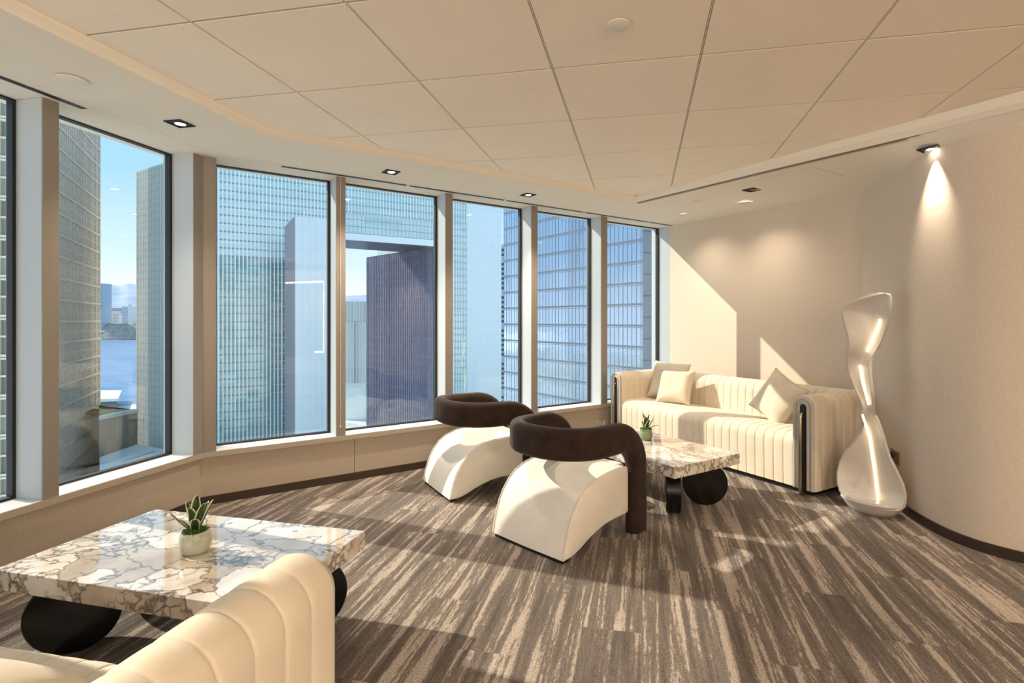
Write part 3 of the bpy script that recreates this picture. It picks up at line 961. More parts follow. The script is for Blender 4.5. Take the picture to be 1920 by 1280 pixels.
# ------------------------------------------------------------------ coffee tables
def make_table(name, loc, rz, label, L=1.2, W=0.69, H=0.38, T=0.078):
    """local x along the length, y across; origin on the floor under the centre"""
    t_ = empty(name, loc, rz, label, 'coffee table', 'marble coffee tables')
    MB().box(-L / 2, L / 2, -W / 2, W / 2, H - T, H).build('marble_top', M['marble'], t_, bevel=0.003, seg=2)
    r, th_ = 0.16, 0.10
    for sx in (-1, 1):
        for sy in (-1, 1):
            d = Vector((sx, sy, 0)).normalized(); nrm = Vector((-d.y, d.x, 0))
            c = Vector((sx * L / 2, sy * W / 2, 0)) - d * 0.25 + Vector((0, 0, r))
            mb = MB(); rings = []
            # disc with its inner half trimmed to slide under the slab
            for off, k in ((-th_ / 2, 0.97), (-th_ / 2 + .004, 1.0), (th_ / 2 - .004, 1.0), (th_ / 2, 0.97)):
                ring = []
                for i in range(48):
                    a = 2 * math.pi * i / 48
                    p = c + d * (r * k * math.cos(a)) + Vector((0, 0, r * k * math.sin(a))) + nrm * off
                    inside = abs(p.x) < L / 2 + 0.002 and abs(p.y) < W / 2 + 0.002
                    if inside: p.z = min(p.z, H - T - 0.001)
                    ring.append(p)
                rings.append(ring)
            mb.loft(rings); mb.build('disc_leg', M['blacklac'], t_, smooth=True, sharp=30)
    return t_
fc = V2(0.931, 3.55)
tdv = V2(0.835, 0.550); tsv = V2(-0.550, 0.835)
tc2 = fc + tdv * 0.345 + tsv * 0.6
make_table('coffee_table', (tc2.x, tc2.y, 0), math.atan2(tsv.y, tsv.x), 'white marble coffee table between the two armchairs and the far sofa')
e1v = V2(0.9713, -0.2376); a1v = V2(0.2376, 0.9713)
rc1 = V2(-0.773, 2.487)
tc1 = rc1 - e1v * 0.6 - a1v * 0.35
make_table('coffee_table', (tc1.x, tc1.y, 0), math.atan2(e1v.y, e1v.x), 'white marble coffee table beside the low left window, in front of the near sofa')

# ------------------------------------------------------------------ armchairs
def make_chair(loc, rz, label):
    """local +y is forward, x to the sitter's right, origin on floor at the middle of the rear edge"""
    t_ = empty('armchair', loc, rz, label, 'armchair', 'ivory and brown loop armchairs')
    top = [(0.0, 0.022), (0.012, 0.08), (0.03, 0.145), (0.055, 0.215), (0.09, 0.275), (0.14, 0.335), (0.20, 0.378), (0.285, 0.412), (0.38, 0.428), (0.50, 0.435), (0.585, 0.432), (0.612, 0.415), (0.62, 0.38)]
    bot = [(0.62, 0.15), (0.60, 0.134), (0.53, 0.132), (0.4735, 0.130), (0.40, 0.126), (0.336, 0.115), (0.27, 0.096), (0.205, 0.073), (0.15, 0.048), (0.10, 0.030), (0.065, 0.022)]
    prof = top + bot
    hw = 0.30
    mb = MB()
    stn = [(-hw, 0.016), (-hw + .004, 0.007), (-hw + .013, 0.0015), (-hw + .025, 0.0), (0, -0.003), (hw - .025, 0.0), (hw - .013, 0.0015), (hw - .004, 0.007), (hw, 0.016)]
    n = len(prof)
    def ins(d):
        out = []
        for i, p in enumerate(prof):
            a = prof[(i - 1) % n]; b = prof[(i + 1) % n]
            tx, tz = b[0] - a[0], b[1] - a[1]; l = math.hypot(tx, tz)
            out.append((p[0] + tz / l * d, p[1] - tx / l * d))
        return out
    mb.loft([[(x, y, z) for y, z in ins(d)] for x, d in stn])
    seat = mb.build('seat', M['cream_chair'], t_, smooth=True, sharp=50)
    # seams along both edges of the seat
    for x in (-hw + 0.006, hw - 0.006):
        MB().tube([(x, y, z) for y, z in [(p[0] - 0.002, p[1] + 0.002) for p in top[:-1]]], 0.0035, 6).build('seam', M['cream_chair'], seat, smooth=True)
    MB().box(-0.22, 0.22, 0.58, 0.70, 0.16, 0.424).build('seat_front', M['cream_chair'], t_, smooth=True, bevel=0.03, seg=4)
    MB().prism([(-hw + .02, 0.006), (hw - .02, 0.006), (hw - .02, 0.062), (-hw + .02, 0.062)], 0.0, 0.024).build('foot_glide', M['black'], t_, bevel=0.004)
    # loop: arms and back in one swept band
    xa = 0.295; ya = 0.46; zc = 0.622
    hb, tb = 0.19, 0.098
    path = []                                    # (centre, width axis, outward normal)
    yl = 0.705
    rad = 0.215
    for k in range(5):
        path.append((Vector((-xa, yl, 0.004 + (zc - rad - 0.004) * k / 5)), Vector((0, 1, 0)), Vector((-1, 0, 0)), 0.80))
    for k in range(11):
        a = (math.pi / 2) * k / 10
        c = Vector((-xa, yl - rad + rad * math.cos(a), zc - rad + rad * math.sin(a)))
        wv = Vector((0, math.cos(a), math.sin(a)))
        path.append((c, wv, Vector((-1, 0, 0)), 0.80 + 0.2 * k / 10))
    # back: squarish half ring
    yb = 0.37; ry = 0.305; pe = 2.35
    nb = 36
    for k in range(1, nb):
        a = math.pi * k / nb
        ca, sa = math.cos(a), math.sin(a)
        x = -xa * (abs(ca) ** (2 / pe)) * (1 if ca > 0 else -1)
        y = yb - ry * (abs(sa) ** (2 / pe))
        path.append((Vector((x, y, zc + 0.010 * sa)), Vector((0, 0, 1)), None, 1.0))
    mir = [(Vector((-c.x, c.y, c.z)), w_, Vector((1, 0, 0)), s) for c, w_, nn, s in reversed(path[:16])]
    path = path + mir
    rings = []
    for i, (c, wv, nn, sc) in enumerate(path):
        if nn is None:
            tg = (path[i + 1][0] - path[i - 1][0]); tg.z = 0; tg.normalize()
            nn = Vector((tg.y, -tg.x, 0))
            if nn.dot(Vector((c.x, c.y - 0.42, 0))) < 0: nn = -nn
        h2, t2, r_ = hb * sc / 2, tb / 2, 0.042
        ring = []
        for qx, qz in ((1, 1), (-1, 1), (-1, -1), (1, -1)):
            for k in range(6):
                a0 = {(1, 1): 0, (-1, 1): 90, (-1, -1): 180, (1, -1): 270}[(qx, qz)]
                a = math.radians(a0 + 90 * k / 5)
                lx = qx * (t2 - r_) + r_ * math.cos(a); lz = qz * (h2 - r_) + r_ * math.sin(a)
                ring.append(c + nn * lx + wv * lz)
        rings.append(ring)
    mb = MB(); mb.loft(rings); mb.build('arm_loop', M['brown'], t_, smooth=True, sharp=80)
    return t_
def chair_at(mid, fwd, label):
    fwd = fwd.normalized()
    return make_chair((mid.x, mid.y, 0), math.atan2(fwd.y, fwd.x) - math.pi / 2, label)
chair_at(V2(-0.044, 3.166), V2(0.70, 0.714), 'ivory armchair with dark brown wraparound back, nearest the camera')
chair_at(V2(-0.764, 4.227), V2(0.862, 0.507), 'ivory armchair with dark brown wraparound back, nearest the windows')

# ------------------------------------------------------------------ plants, glass, socket, cords
def make_plant(loc, label, pot_m, pot, leaves, name='potted_snake_plant', sc=1.0, pot_label=None):
    t_ = empty(name, loc, 0, label, 'plant')
    po = MB().lathe([(r * sc, z * sc) for r, z in pot], 36).build('pot', pot_m, t_, smooth=True, sharp=60)
    rr = random.Random(sum(map(ord, label)))
    rim = max(z for r, z in pot) * sc
    rad = [r for r, z in pot if z * sc >= rim - 1e-6][0] * sc
    # moss: many small tufts
    mb = MB()
    for k in range(70):
        a = rr.uniform(0, 6.283); q_ = rad * math.sqrt(rr.uniform(0, 1)) * 1.0
        c = Vector((q_ * math.cos(a), q_ * math.sin(a), rim - 0.004 + 0.012 * sc * (1 - (q_ / rad) ** 2)))
        s_ = rr.uniform(0.005, 0.010) * sc
        o_ = [Vector((1, 0, 0)), Vector((0, 1, 0)), Vector((-1, 0, 0)), Vector((0, -1, 0)), Vector((0, 0, 1)), Vector((0, 0, -1))]
        j = Matrix.Rotation(rr.uniform(0, 3), 3, 'Z') @ Matrix.Rotation(rr.uniform(0, 1), 3, 'X')
        mb.add([c + j @ (v_ * s_) for v_ in o_], [(0, 1, 4), (1, 2, 4), (2, 3, 4), (3, 0, 4), (1, 0, 5), (2, 1, 5), (3, 2, 5), (0, 3, 5)])
    mb.build('moss', M['moss'], t_, kind='stuff')
    for (ang, lean, ln, wd, curl, bx) in leaves:
        n = 9; m_ = 5
        d = Vector((math.cos(ang), math.sin(ang), 0)); sd = Vector((-d.y, d.x, 0))
        verts = []; uvs = []
        p = d * bx * sc + Vector((0, 0, rim - 0.004))
        th_ = lean
        cl = [p.copy()]
        for i in range(n):
            p = p + (d * math.sin(th_) + Vector((0, 0, 1)) * math.cos(th_)) * (ln * sc / n)
            th_ += curl / n
            cl.append(p.copy())
        th_ = lean
        for i, c in enumerate(cl):
            s = i / n
            w = (1.3 if pot_m is M['pot_green'] else 1.2) * wd * sc * (0.55 + 0.9 * s) * (1 - s) ** 0.55 * 1.35 if s < 1 else 0.0004
            w = max(w, 0.0006)
            nr = (Vector((0, 0, 1)) * math.sin(th_) - d * math.cos(th_)) * -1
            th_ += curl / n
            for j in range(m_):
                q_ = -1 + 2 * j / (m_ - 1)
                verts.append(c + sd * (w * q_) - nr * (abs(q_) ** 1.5 * w * 0.55))
                uvs.append((0.5 + 0.5 * q_, s))
        faces = [(i * m_ + j, i * m_ + j + 1, (i + 1) * m_ + j + 1, (i + 1) * m_ + j) for i in range(n) for j in range(m_ - 1)]
        mb = MB().add(verts, faces)
        lf = mb.build('leaf', M['leaf'], t_, smooth=True, sharp=180, fix=False)
        ul = lf.data.uv_layers.new(name='UVMap')
        for l_ in lf.data.loops: ul.data[l_.index].uv = uvs[l_.vertex_index]
        sm = lf.modifiers.new('solid', 'SOLIDIFY'); sm.thickness = 0.0018 * sc
    return t_
R2 = math.radians
lv1 = [(R2(100), .10, .150, .020, .05, .004), (R2(-95), .22, .118, .021, .12, .008), (R2(-20), .36, .132, .019, -.05, .010), (R2(25), .48, .135, .016, -.15, .012),
       (R2(160), .30, .125, .014, .10, .012), (R2(185), .72, .085, .011, .45, .014), (R2(200), .85, .125, .008, -.30, .016), (R2(-60), .62, .090, .017, .15, .012),
       (R2(60), .35, .120, .015, .1, .012), (R2(-130), .55, .085, .015, .2, .012), (R2(130), .2, .135, .014, -.1, .010)]
pot1 = [(0.0, 0.0), (0.044, 0.0), (0.053, 0.008), (0.060, 0.030), (0.060, 0.052), (0.056, 0.075), (0.053, 0.088), (0.050, 0.090), (0.047, 0.086)]
p1 = at_z(366, 1034, 0.38)
make_plant((p1.x, p1.y, 0.38), 'small variegated succulent in a pale grey pot on the near marble table', M['pot_pale'], pot1, lv1)
pot2 = [(0.0, 0.0), (0.040, 0.0), (0.046, 0.006), (0.0535, 0.022), (0.054, 0.045), (0.050, 0.066), (0.046, 0.074), (0.049, 0.080), (0.050, 0.088), (0.047, 0.090), (0.043, 0.084)]
lv2 = [(R2(190), .12, .135, .016, .10, .006), (R2(-100), .16, .105, .019, .05, .010), (R2(20), .20, .125, .014, .10, .008), (R2(-10), .60, .115, .010, -.25, .014), (R2(-30), .95, .100, .008, .45, .016),
       (R2(-50), .35, .090, .018, .1, .010), (R2(200), .45, .075, .012, -.1, .012), (R2(90), .1, .10, .016, .1, .004)]
p2 = at_z(1211, 824, 0.38)
make_plant((p2.x, p2.y, 0.38), 'small dark-leaved succulent in a sage green pot on the far marble table', M['pot_green'], pot2, lv2)
gp = at_z(1126, 807, 0.38)
gl = empty('drinking_glass', (gp.x, gp.y, 0.38), 0, 'clear straight drinking glass on the far marble table beside the armchair', 'glass')
MB().lathe([(0.0, 0.001), (0.030, 0.001), (0.033, 0.004), (0.036, 0.090), (0.0350, 0.0912), (0.0335, 0.090), (0.0305, 0.012), (0.0, 0.010)], 32).build('tumbler', M['tumbler'], gl, smooth=True, sharp=60)
MB().lathe([(0.0, 0.0125), (0.0302, 0.0125), (0.0312, 0.030), (0.0, 0.030)], 32).build('water', M['tumbler'], gl, smooth=True, sharp=60)

# wall outlet on the curved wall behind the lamp
def curve_hit(u):
    r = (u - CX) / F
    for a, b in zip(curve_s[:-1], curve_s[1:]):
        fa, fb = a.x - r * a.y, b.x - r * b.y
        if fa * fb <= 0:
            k = fa / (fa - fb); return a.lerp(b, k), (b - a).normalized()
    return curve_s[6], (curve_s[7] - curve_s[6]).normalized()
cpz, ct = curve_hit(1679)
cz = EYE - (856 - CY) * cpz.y / F
so_ = empty('wall_outlet', (cpz.x, cpz.y, cz), math.atan2(ct.y, ct.x), 'bronze power outlet plate low on the curved wall beside the lamp', 'outlet')
Nn = -1  # room side is local -y
MB().box(-0.075, 0.075, -0.010, 0.004, -0.048, 0.048).build('face_plate', M['plate'], so_, bevel=0.003)
for x in (-0.035, 0.035):
    MB().box(x - 0.022, x + 0.022, -0.0125, -0.0095, -0.030, 0.030).build('outlet_insert', mat('insert_dark', (0.10, 0.065, 0.045), .4), so_)
MB().box(-0.058, -0.020, -0.045, -0.012, -0.016, 0.022).build('plug', M['black'], so_, bevel=0.006)
# roller-blind cord on the mullion
mc = (mull2[1][0] + mull2[1][1]) / 2
cpz = C12 + D2 * (mc - 0.005) + N2 * 0.010
cz0 = EYE - (801 - CY) * cpz.y / F
bc = empty('blind_cord', (cpz.x, cpz.y, cz0), 0, 'thin white blind cord hanging down the first mullion of the front windows', 'cord')
MB().tube([(0.004 * math.sin(k * 0.9) * 0.4, 0, 0.01 + k * (ZS - cz0 - 0.01) / 30) for k in range(31)], 0.0016, 6).build('cord', M['cordm'], bc)
MB().lathe([(0.0, 0.0), (0.005, 0.002), (0.006, 0.008), (0.002, 0.016), (0.0, 0.016)], 12).build('pull', M['cordm'], bc, smooth=True)

# ------------------------------------------------------------------ sculptural floor lamp
def make_lamp():
    Cx, Cy = 2.389, 3.80
    lx, ly = 0.72, -0.69                          # sideways axis, the leaf faces the room
    fx, fy = ly, -lx                              # towards the viewer
    t_ = empty('floor_lamp', (Cx, Cy, 0), math.atan2(ly, lx), 'tall white twisted leaf floor lamp with glowing strips, beside the curved wall', 'lamp')
    def lat(u, dep=0.0):
        r = (u - CX) / F; x0 = Cx + fx * dep; y0 = Cy + fy * dep
        return (r * y0 - x0) / (lx - r * ly)
    U = lambda x: 1520 + x / 2.667
    Vv = lambda y: 520 + y / 2.667
    # y, left, right, twist (deg), hollow, depth towards viewer, led x
    rows = [(1150, 318, 326, 0, .004, .115, None), (1146, 250, 385, 0, .012, .105, None), (1135, 205, 432, 0, .030, .080, None), (1120, 175, 458, 0, .045, .055, 336), (1090, 150, 476, 0, .060, .025, 331),
            (1050, 137, 479, 0, .070, .000, 326), (1000, 136, 466, 0, .068, -.015, 320), (940, 148, 436, 2, .062, -.025, 313), (880, 180, 402, 4, .055, -.028, 304), (830, 218, 383, 6, .048, -.026, 297),
            (780, 252, 368, 8, .040, -.022, 289), (740, 264, 352, 4, .034, -.016, 279), (710, 266, 338, -10, .030, -.010, 271), (685, 264, 322, -30, .026, -.006, 266), (660, 259, 319, 18, .026, -.004, None), (635, 250, 321, 30, .028, -.002, 290),
            (600, 233, 322, 34, .032, 0, 281), (560, 214, 319, 32, .036, .002, 269), (520, 200, 313, 26, .040, .004, 258), (480, 188, 306, 14, .042, .004, 251), (440, 184, 300, -6, .042, .004, 246), (405, 188, 303, -24, .040, .002, None),
            (370, 197, 322, -34, .044, 0, 280), (330, 203, 344, -34, .050, -.004, 300), (290, 199, 362, -30, .056, -.008, 314), (250, 187, 376, -24, .060, -.012, 330), (210, 174, 388, -18, .060, -.016, 341),
            (170, 165, 397, -12, .056, -.020, None), (135, 190, 402, -8, .046, -.022, None), (105, 245, 403, -6, .030, -.024, None), (88, 300, 398, -4, .016, -.025, None), (79, 345, 380, -4, .004, -.026, None)]
    # denser rows by interpolation
    def interp(a, b, k):
        return tuple(a[i] + (b[i] - a[i]) * k for i in range(6))
    dense = []
    for a, b in zip(rows[:-1], rows[1:]):
        for k in range(3): dense.append(interp(a, b, k / 3))
    dense.append(rows[-1][:6])
    ns = 17
    surf = []
    for y, l, r, tw, ho, de in dense:
        ll, rl = lat(U(l), de), lat(U(r), de)
        m, w = (ll + rl) / 2, max(0.002, (rl - ll) / 2)
        a = math.radians(tw); w2 = w / max(0.6, math.cos(a))
        row = []
        for j in range(ns):
            s = -1 + 2 * j / (ns - 1)
            dx = m + w2 * s * math.cos(a); dd = de + w2 * s * math.sin(a) + ho * (abs(s) ** 2.2) - ho * .6
            yd = Cy + lx * 0 + ly * dx + fy * dd
            z = EYE - (Vv(y) - CY) * (Cy + ly * m + fy * de) / F
            # the bowl's bottom: middle of the low rows sinks towards the foot
            row.append(Vector((dx, -dd, max(0.03, z))))
        surf.append(row)
    # sink the bowl interior
    for i in range(0, 19):
        k = 1 - i / 18
        for j in range(ns):
            s = -1 + 2 * j / (ns - 1)
            p = surf[i][j]
            if i < 16: p.z -= 0.045 * (1 - s * s) * math.sin(math.pi * min(1, i / 15))
    mb = MB(); mb.loft(surf, closed=False, cap0=False, cap1=False)
    sh = mb.build('leaf_shell', M['white_lac'], t_, smooth=True, sharp=180, fix=False)
    so = sh.modifiers.new('solid', 'SOLIDIFY'); so.thickness = 0.020; so.offset = 0.0
    bv = sh.modifiers.new('round', 'BEVEL'); bv.width = 0.007; bv.segments = 3; bv.limit_method = 'ANGLE'; bv.angle_limit = R2(50)
    # foot: oval bowl carrying the leaf
    rings = []
    mid = lat(U(310), 0.0)
    for z, rx, ry, c in ((0.0, .125, .085, 0.0), (0.004, .135, .095, 0.0), (0.03, .160, .112, 0.003), (0.06, .182, .126, 0.006), (0.085, .198, .136, 0.008), (0.10, .190, .128, 0.008), (0.098, .15, .10, 0.008)):
        rings.append([(mid + rx * math.cos(a), -c - ry * math.sin(a) - 0.005, z) for a in [2 * math.pi * k / 48 for k in range(48)]])
    MB().loft(rings).build('foot', M['white_lac'], t_, smooth=True, sharp=50)
    # light strips lying along the leaf
    runs = []; cur = []
    for rw in rows:
        if rw[6] is None:
            if len(cur) > 1: runs.append(cur)
            cur = []
        else: cur.append(rw)
    if len(cur) > 1: runs.append(cur)
    # split where the leaf folds
    for run in runs:
        pts = []
        for y, l, r, tw, ho, de, lx_ in run:
            ll, rl = lat(U(l), de), lat(U(r), de); m, w = (ll + rl) / 2, (rl - ll) / 2
            q_ = lat(U(lx_), de); s = max(-0.9, min(0.9, (q_ - m) / max(w, 1e-3)))
            a = math.radians(tw); w2 = w / max(0.6, math.cos(a))
            dd = de + w2 * s * math.sin(a) + ho * (abs(s) ** 2.2) - ho * .6 + 0.020
            z = EYE - (Vv(y) - CY) * (Cy + ly * m + fy * de) / F
            pts.append(Vector((m + w2 * s * math.cos(a), -dd, z)))
        sp = smooth_path(pts, 4)
        MB().tube(sp, 0.0065, 8).build('light_strip', M['led'], t_, smooth=True)
    return t_
make_lamp()

# ------------------------------------------------------------------ the city outside
GZ = -95.0
def facade_mesh(P0, P1, z0, z1, off=0.0):
    """one flat wall with metric UVs (u along, v up)"""
    d = (P1 - P0).normalized(); n = V2(d.y, -d.x)
    L = (P1 - P0).length
    a, b = P0 + n * off, P1 + n * off
    return [(a.x, a.y, z0), (b.x, b.y, z0), (b.x, b.y, z1), (a.x, a.y, z1)], [(0, 0), (L, 0), (L, z1 - z0), (0, z1 - z0)]
def facade(parent, P0, P1, z0, z1, glass, fin, fin_w, fin_d, fin_s, fl_h, band_m, band_h, name='curtain_wall', inward=None, fin_names=('fin', 'floor_band'), band_d=0.12):
    d = (P1 - P0).normalized(); n = V2(d.y, -d.x)
    if n.dot(-(P0 + P1) / 2) < 0: n = -n
    L = (P1 - P0).length
    me = bpy.data.meshes.new(name)
    v = [(P0.x, P0.y, z0), (P1.x, P1.y, z0), (P1.x, P1.y, z1), (P0.x, P0.y, z1)]
    me.from_pydata(v, [], [(0, 1, 2, 3)])
    uv = me.uv_layers.new(name='UVMap')
    for i, q_ in enumerate(((0, z0), (L, z0), (L, z1), (0, z1))): uv.data[i].uv = (q_[0] + 1000, q_[1] + 1000)
    me.materials.append(glass)
    o = bpy.data.objects.new(name, me); C.objects.link(o); o.parent = parent; o['kind'] = 'stuff'
    Mx = Matrix(((d.x, n.x, 0, P0.x), (d.y, n.y, 0, P0.y), (0, 0, 1, 0), (0, 0, 0, 1)))
    if fin:
        mb = MB(); k = 0.0
        while k <= L + 1e-6:
            mb.box(k - fin_w / 2, k + fin_w / 2, -0.05, fin_d, z0, z1, Mx); k += fin_s
        mb.build(fin_names[0], fin, parent, kind='stuff', fix=False)
    if band_m:
        mb = MB(); z = math.ceil(z0 / fl_h) * fl_h
        while z < z1:
            mb.box(0, L, -0.05, band_d, z, min(z1, z + band_h), Mx); z += fl_h
        mb.build(fin_names[1], band_m, parent, kind='stuff', fix=False)
    return o
def block(parent, poly, z0, z1, m, name='wall_block'):
    return MB().prism(poly, z0, z1).build(name, m, parent)

white_f = mat('white_fins', (0.92, 0.95, 0.95), 0.35, 0.45)
dark_ln = mat('slab_edge', (0.28, 0.38, 0.40), 0.5)
pale_w = mat('pale_cladding', (0.84, 0.89, 0.94), 0.35, 0.4)
t = NT(pale_w)
bk = t.new('ShaderNodeTexBrick'); bk.offset = 0.0
bk.inputs['Color1'].default_value = (0.86, 0.91, 0.95, 1); bk.inputs['Color2'].default_value = (0.84, 0.89, 0.94, 1); bk.inputs['Mortar'].default_value = (0.74, 0.81, 0.87, 1)
bk.inputs['Scale'].default_value = 1.0; bk.inputs['Brick Width'].default_value = 3.0; bk.inputs['Row Height'].default_value = 9.0; bk.inputs['Mortar Size'].default_value = 0.12
tcx = t.new('ShaderNodeTexCoord'); spx = t.new('ShaderNodeSeparateXYZ'); t.link(tcx.outputs['Object'], spx.inputs[0])
cbx = t.new('ShaderNodeCombineXYZ'); t.link(t.math('MULTIPLY', spx.outputs[0], 1.15), cbx.inputs[0]); t.link(spx.outputs[2], cbx.inputs[1])
t.link(cbx.outputs[0], bk.inputs['Vector']); t.link(bk.outputs['Color'], t.b.inputs['Base Color'])
teal = cell_glass('teal_glazing', [(0.17, 0.30, 0.31), (0.24, 0.39, 0.40), (0.34, 0.48, 0.49), (0.30, 0.38, 0.36), (0.21, 0.35, 0.36), (0.38, 0.52, 0.53)], 6.0, 4.6, 0.15, 0.6)
teal_lo = teal
palet = cell_glass('pale_teal_glazing', [(0.60, 0.73, 0.75), (0.68, 0.78, 0.80), (0.54, 0.68, 0.71), (0.70, 0.79, 0.79)], 12.0, 4.6, 0.2, 0.5)
navy = cell_glass('shaded_navy_glazing', [(0.10, 0.12, 0.22), (0.15, 0.17, 0.28), (0.12, 0.14, 0.24)], 3.0, 5.0, 0.35)  # shadow inside the arch is put into this navy

palet2 = cell_glass('flank_pale_glazing', [(0.78, 0.88, 0.89), (0.85, 0.92, 0.92), (0.72, 0.84, 0.86), (0.88, 0.94, 0.94)], 12.0, 4.6, 0.4)
# government arch: left flank, main front with fins, bridge, right leg
gv = empty('arch_tower', (0, 0, 0), 0, 'huge pale green glass arch tower with white fins and an open doorway', 'building')
K = V2(-175.2, 300); KL = V2(-260.9, 354.7)
GD2 = V2(0.847, 0.531).normalized(); GN = V2(GD2.y, -GD2.x)
GB2 = V2(-0.531, 0.847).normalized()
TOPZ = 89.0
facade(gv, KL, K, GZ, TOPZ + 10, palet2, mat('flank_fins', (0.90, 0.94, 0.94), .5), 0.7, 0.4, 2.2, 4.6, dark_ln, 0.6, name='flank_glazing', fin_names=('flank_fin', 'flank_band'))
block(gv, [KL, K, K + GN * 0, K + GB2 * 45, KL + GB2 * 45], GZ, TOPZ + 9.5, palet, 'flank_core')
# lower right and left of main leg up to the door: left leg spans t 0..58
tl, tr_ = 60.0, 127.0
facade(gv, K, K + GD2 * tl, 38, TOPZ, palet, white_f, 0.62, 0.7, 2.0, 4.6, dark_ln, 0.75, name='upper_glare_glazing', fin_names=('upper_fin', 'upper_band'))  # paler than the floors below: sky glare put into the glass colour
facade(gv, K, K + GD2 * tl, GZ, 38, teal, white_f, 0.62, 0.7, 2.0, 4.6, dark_ln, 0.75, name='front_glazing', fin_names=('front_fin', 'front_band'))
block(gv, [K + GB2 * 0.3, K + GD2 * tl + GB2 * 0.3, K + GD2 * tl + GB2 * 45, K + GB2 * 45], GZ, TOPZ - .3, palet, 'left_leg')
# bridge over the doorway
zb = 51.5
facade(gv, K + GD2 * tl, K + GD2 * tr_, zb + 17, TOPZ, palet, white_f, 0.5, 0.7, 2.0, 4.6, dark_ln, 0.6, name='bridge_glazing', fin_names=('bridge_fin', 'bridge_band'))
facade(gv, K + GD2 * tl, K + GD2 * tr_, zb + 4, zb + 17, palet, dark_ln, 0.16, 0.12, 2.6, 4.3, dark_ln, 0.3, name='bridge_glass_band', fin_names=('bridge_bar', 'bridge_sill'))
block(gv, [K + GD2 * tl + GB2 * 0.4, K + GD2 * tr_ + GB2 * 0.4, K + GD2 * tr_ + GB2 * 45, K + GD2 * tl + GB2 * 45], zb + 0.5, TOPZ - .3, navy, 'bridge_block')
block(gv, [K + GD2 * (tl - 8) - GB2 * 1.2, K + GD2 * (tr_ + 1) - GB2 * 1.2, K + GD2 * (tr_ + 1) + GB2 * 0.3, K + GD2 * (tl - 8) + GB2 * 0.3], zb, zb + 4.2, white_f, 'bridge_beam')
# right leg
PR = K + GD2 * tr_
facade(gv, PR, K + GD2 * 151.3, GZ, TOPZ, palet, white_f, 0.5, 0.7, 2.0, 4.6, dark_ln, 0.6, name='right_glazing', fin_names=('right_fin', 'right_band'))
dkp = mat('shaded_inner_cladding', (0.13, 0.14, 0.24), 0.5)  # doorway fins darkened in colour to stand for the shade there
inner_r = at_y(688, 600, 430); inner_r = V2(inner_r.x, inner_r.y)
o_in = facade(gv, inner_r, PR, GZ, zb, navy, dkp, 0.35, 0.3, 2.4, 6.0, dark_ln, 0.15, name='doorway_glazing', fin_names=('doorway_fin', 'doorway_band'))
block(gv, [PR + GB2 * .4, K + GD2 * 151 + GB2 * .4, K + GD2 * 179 + GB2 * .5, K + GD2 * 179 + GB2 * 55, inner_r + GD2 * 8], GZ, TOPZ - 1, palet, 'right_leg')
block(gv, [K + GD2 * 151.6 - GB2 * 0.3, K + GD2 * 179 - GB2 * 0.3, K + GD2 * 179 + GB2 * 0.3, K + GD2 * 151.6 + GB2 * .3], GZ, TOPZ, pale_w, 'end_wall')
# white slab tower standing before the left leg
st = empty('lift_tower', (0, 0, 0), 0, 'smooth pale blue-white slab tower standing before the arch', 'building')
Q0 = V2(-115.0, 260); Q1 = Q0 + GD2 * 21.0
block(st, [Q0, Q1, Q1 + GB2 * 33, Q0 + GB2 * 33], GZ, 51.5, pale_w, 'shaft')
dkg = mat('grey_side_cladding', (0.34, 0.33, 0.38), 0.5)
MB().prism([Q0 - GD2 * 0.3, Q0 - GD2 * .05, Q0 - GD2 * .05 + GB2 * 33, Q0 - GD2 * .3 + GB2 * 33], GZ, 51.3).build('side_cladding', dkg, st)
MB().tube([(Q0.x + 2, Q0.y + 6, 51), (Q0.x + 2, Q0.y + 6, 55)], 0.12, 6).build('mast', white_f, st)

# brown tower at left
stone = mat('brown_granite', (0.40, 0.32, 0.25), 0.6)
t = NT(stone); n_ = t.noise(t.coord(), 0.6, 4); t.link(t.ramp(n_.outputs[0], [(0.3, (0.66, 0.50, 0.39)), (0.7, (0.82, 0.67, 0.55))]), t.b.inputs['Base Color'])
brglass = cell_glass('bronze_glazing', [(0.32, 0.24, 0.20), (0.50, 0.41, 0.35), (0.38, 0.30, 0.26), (0.66, 0.58, 0.52)], 2.2, 3.4, 0.15)
bt = empty('granite_tower', (0, 0, 0), 0, 'brown granite office tower with close upright ribs, in the left window', 'building')
B1 = V2(-161.4, 200) * 1.8; bd = V2(0.462, -0.887)
B0 = B1 + bd * 115
facade(bt, B1, B0, GZ, 160, brglass, stone, 1.3, 0.9, 3.4, 11.4, stone, 1.2, name='glazing', fin_names=('rib', 'ledge'), band_d=1.15)
facade(bt, B1, B0, GZ, 160, brglass, None, 0, 0, 1, 5.7, stone, 0.6, name='inner_glazing', fin_names=('rib', 'thin_ledge'), band_d=0.7)
block(bt, [B1 - V2(bd.y, -bd.x) * -0.0 + V2(-0.887, -0.462) * 0.2, B0 + V2(-0.887, -0.462) * 0.2, B0 + V2(-0.887, -0.462) * 36, B1 + V2(-0.887, -0.462) * 36], GZ, 159, stone, 'core')

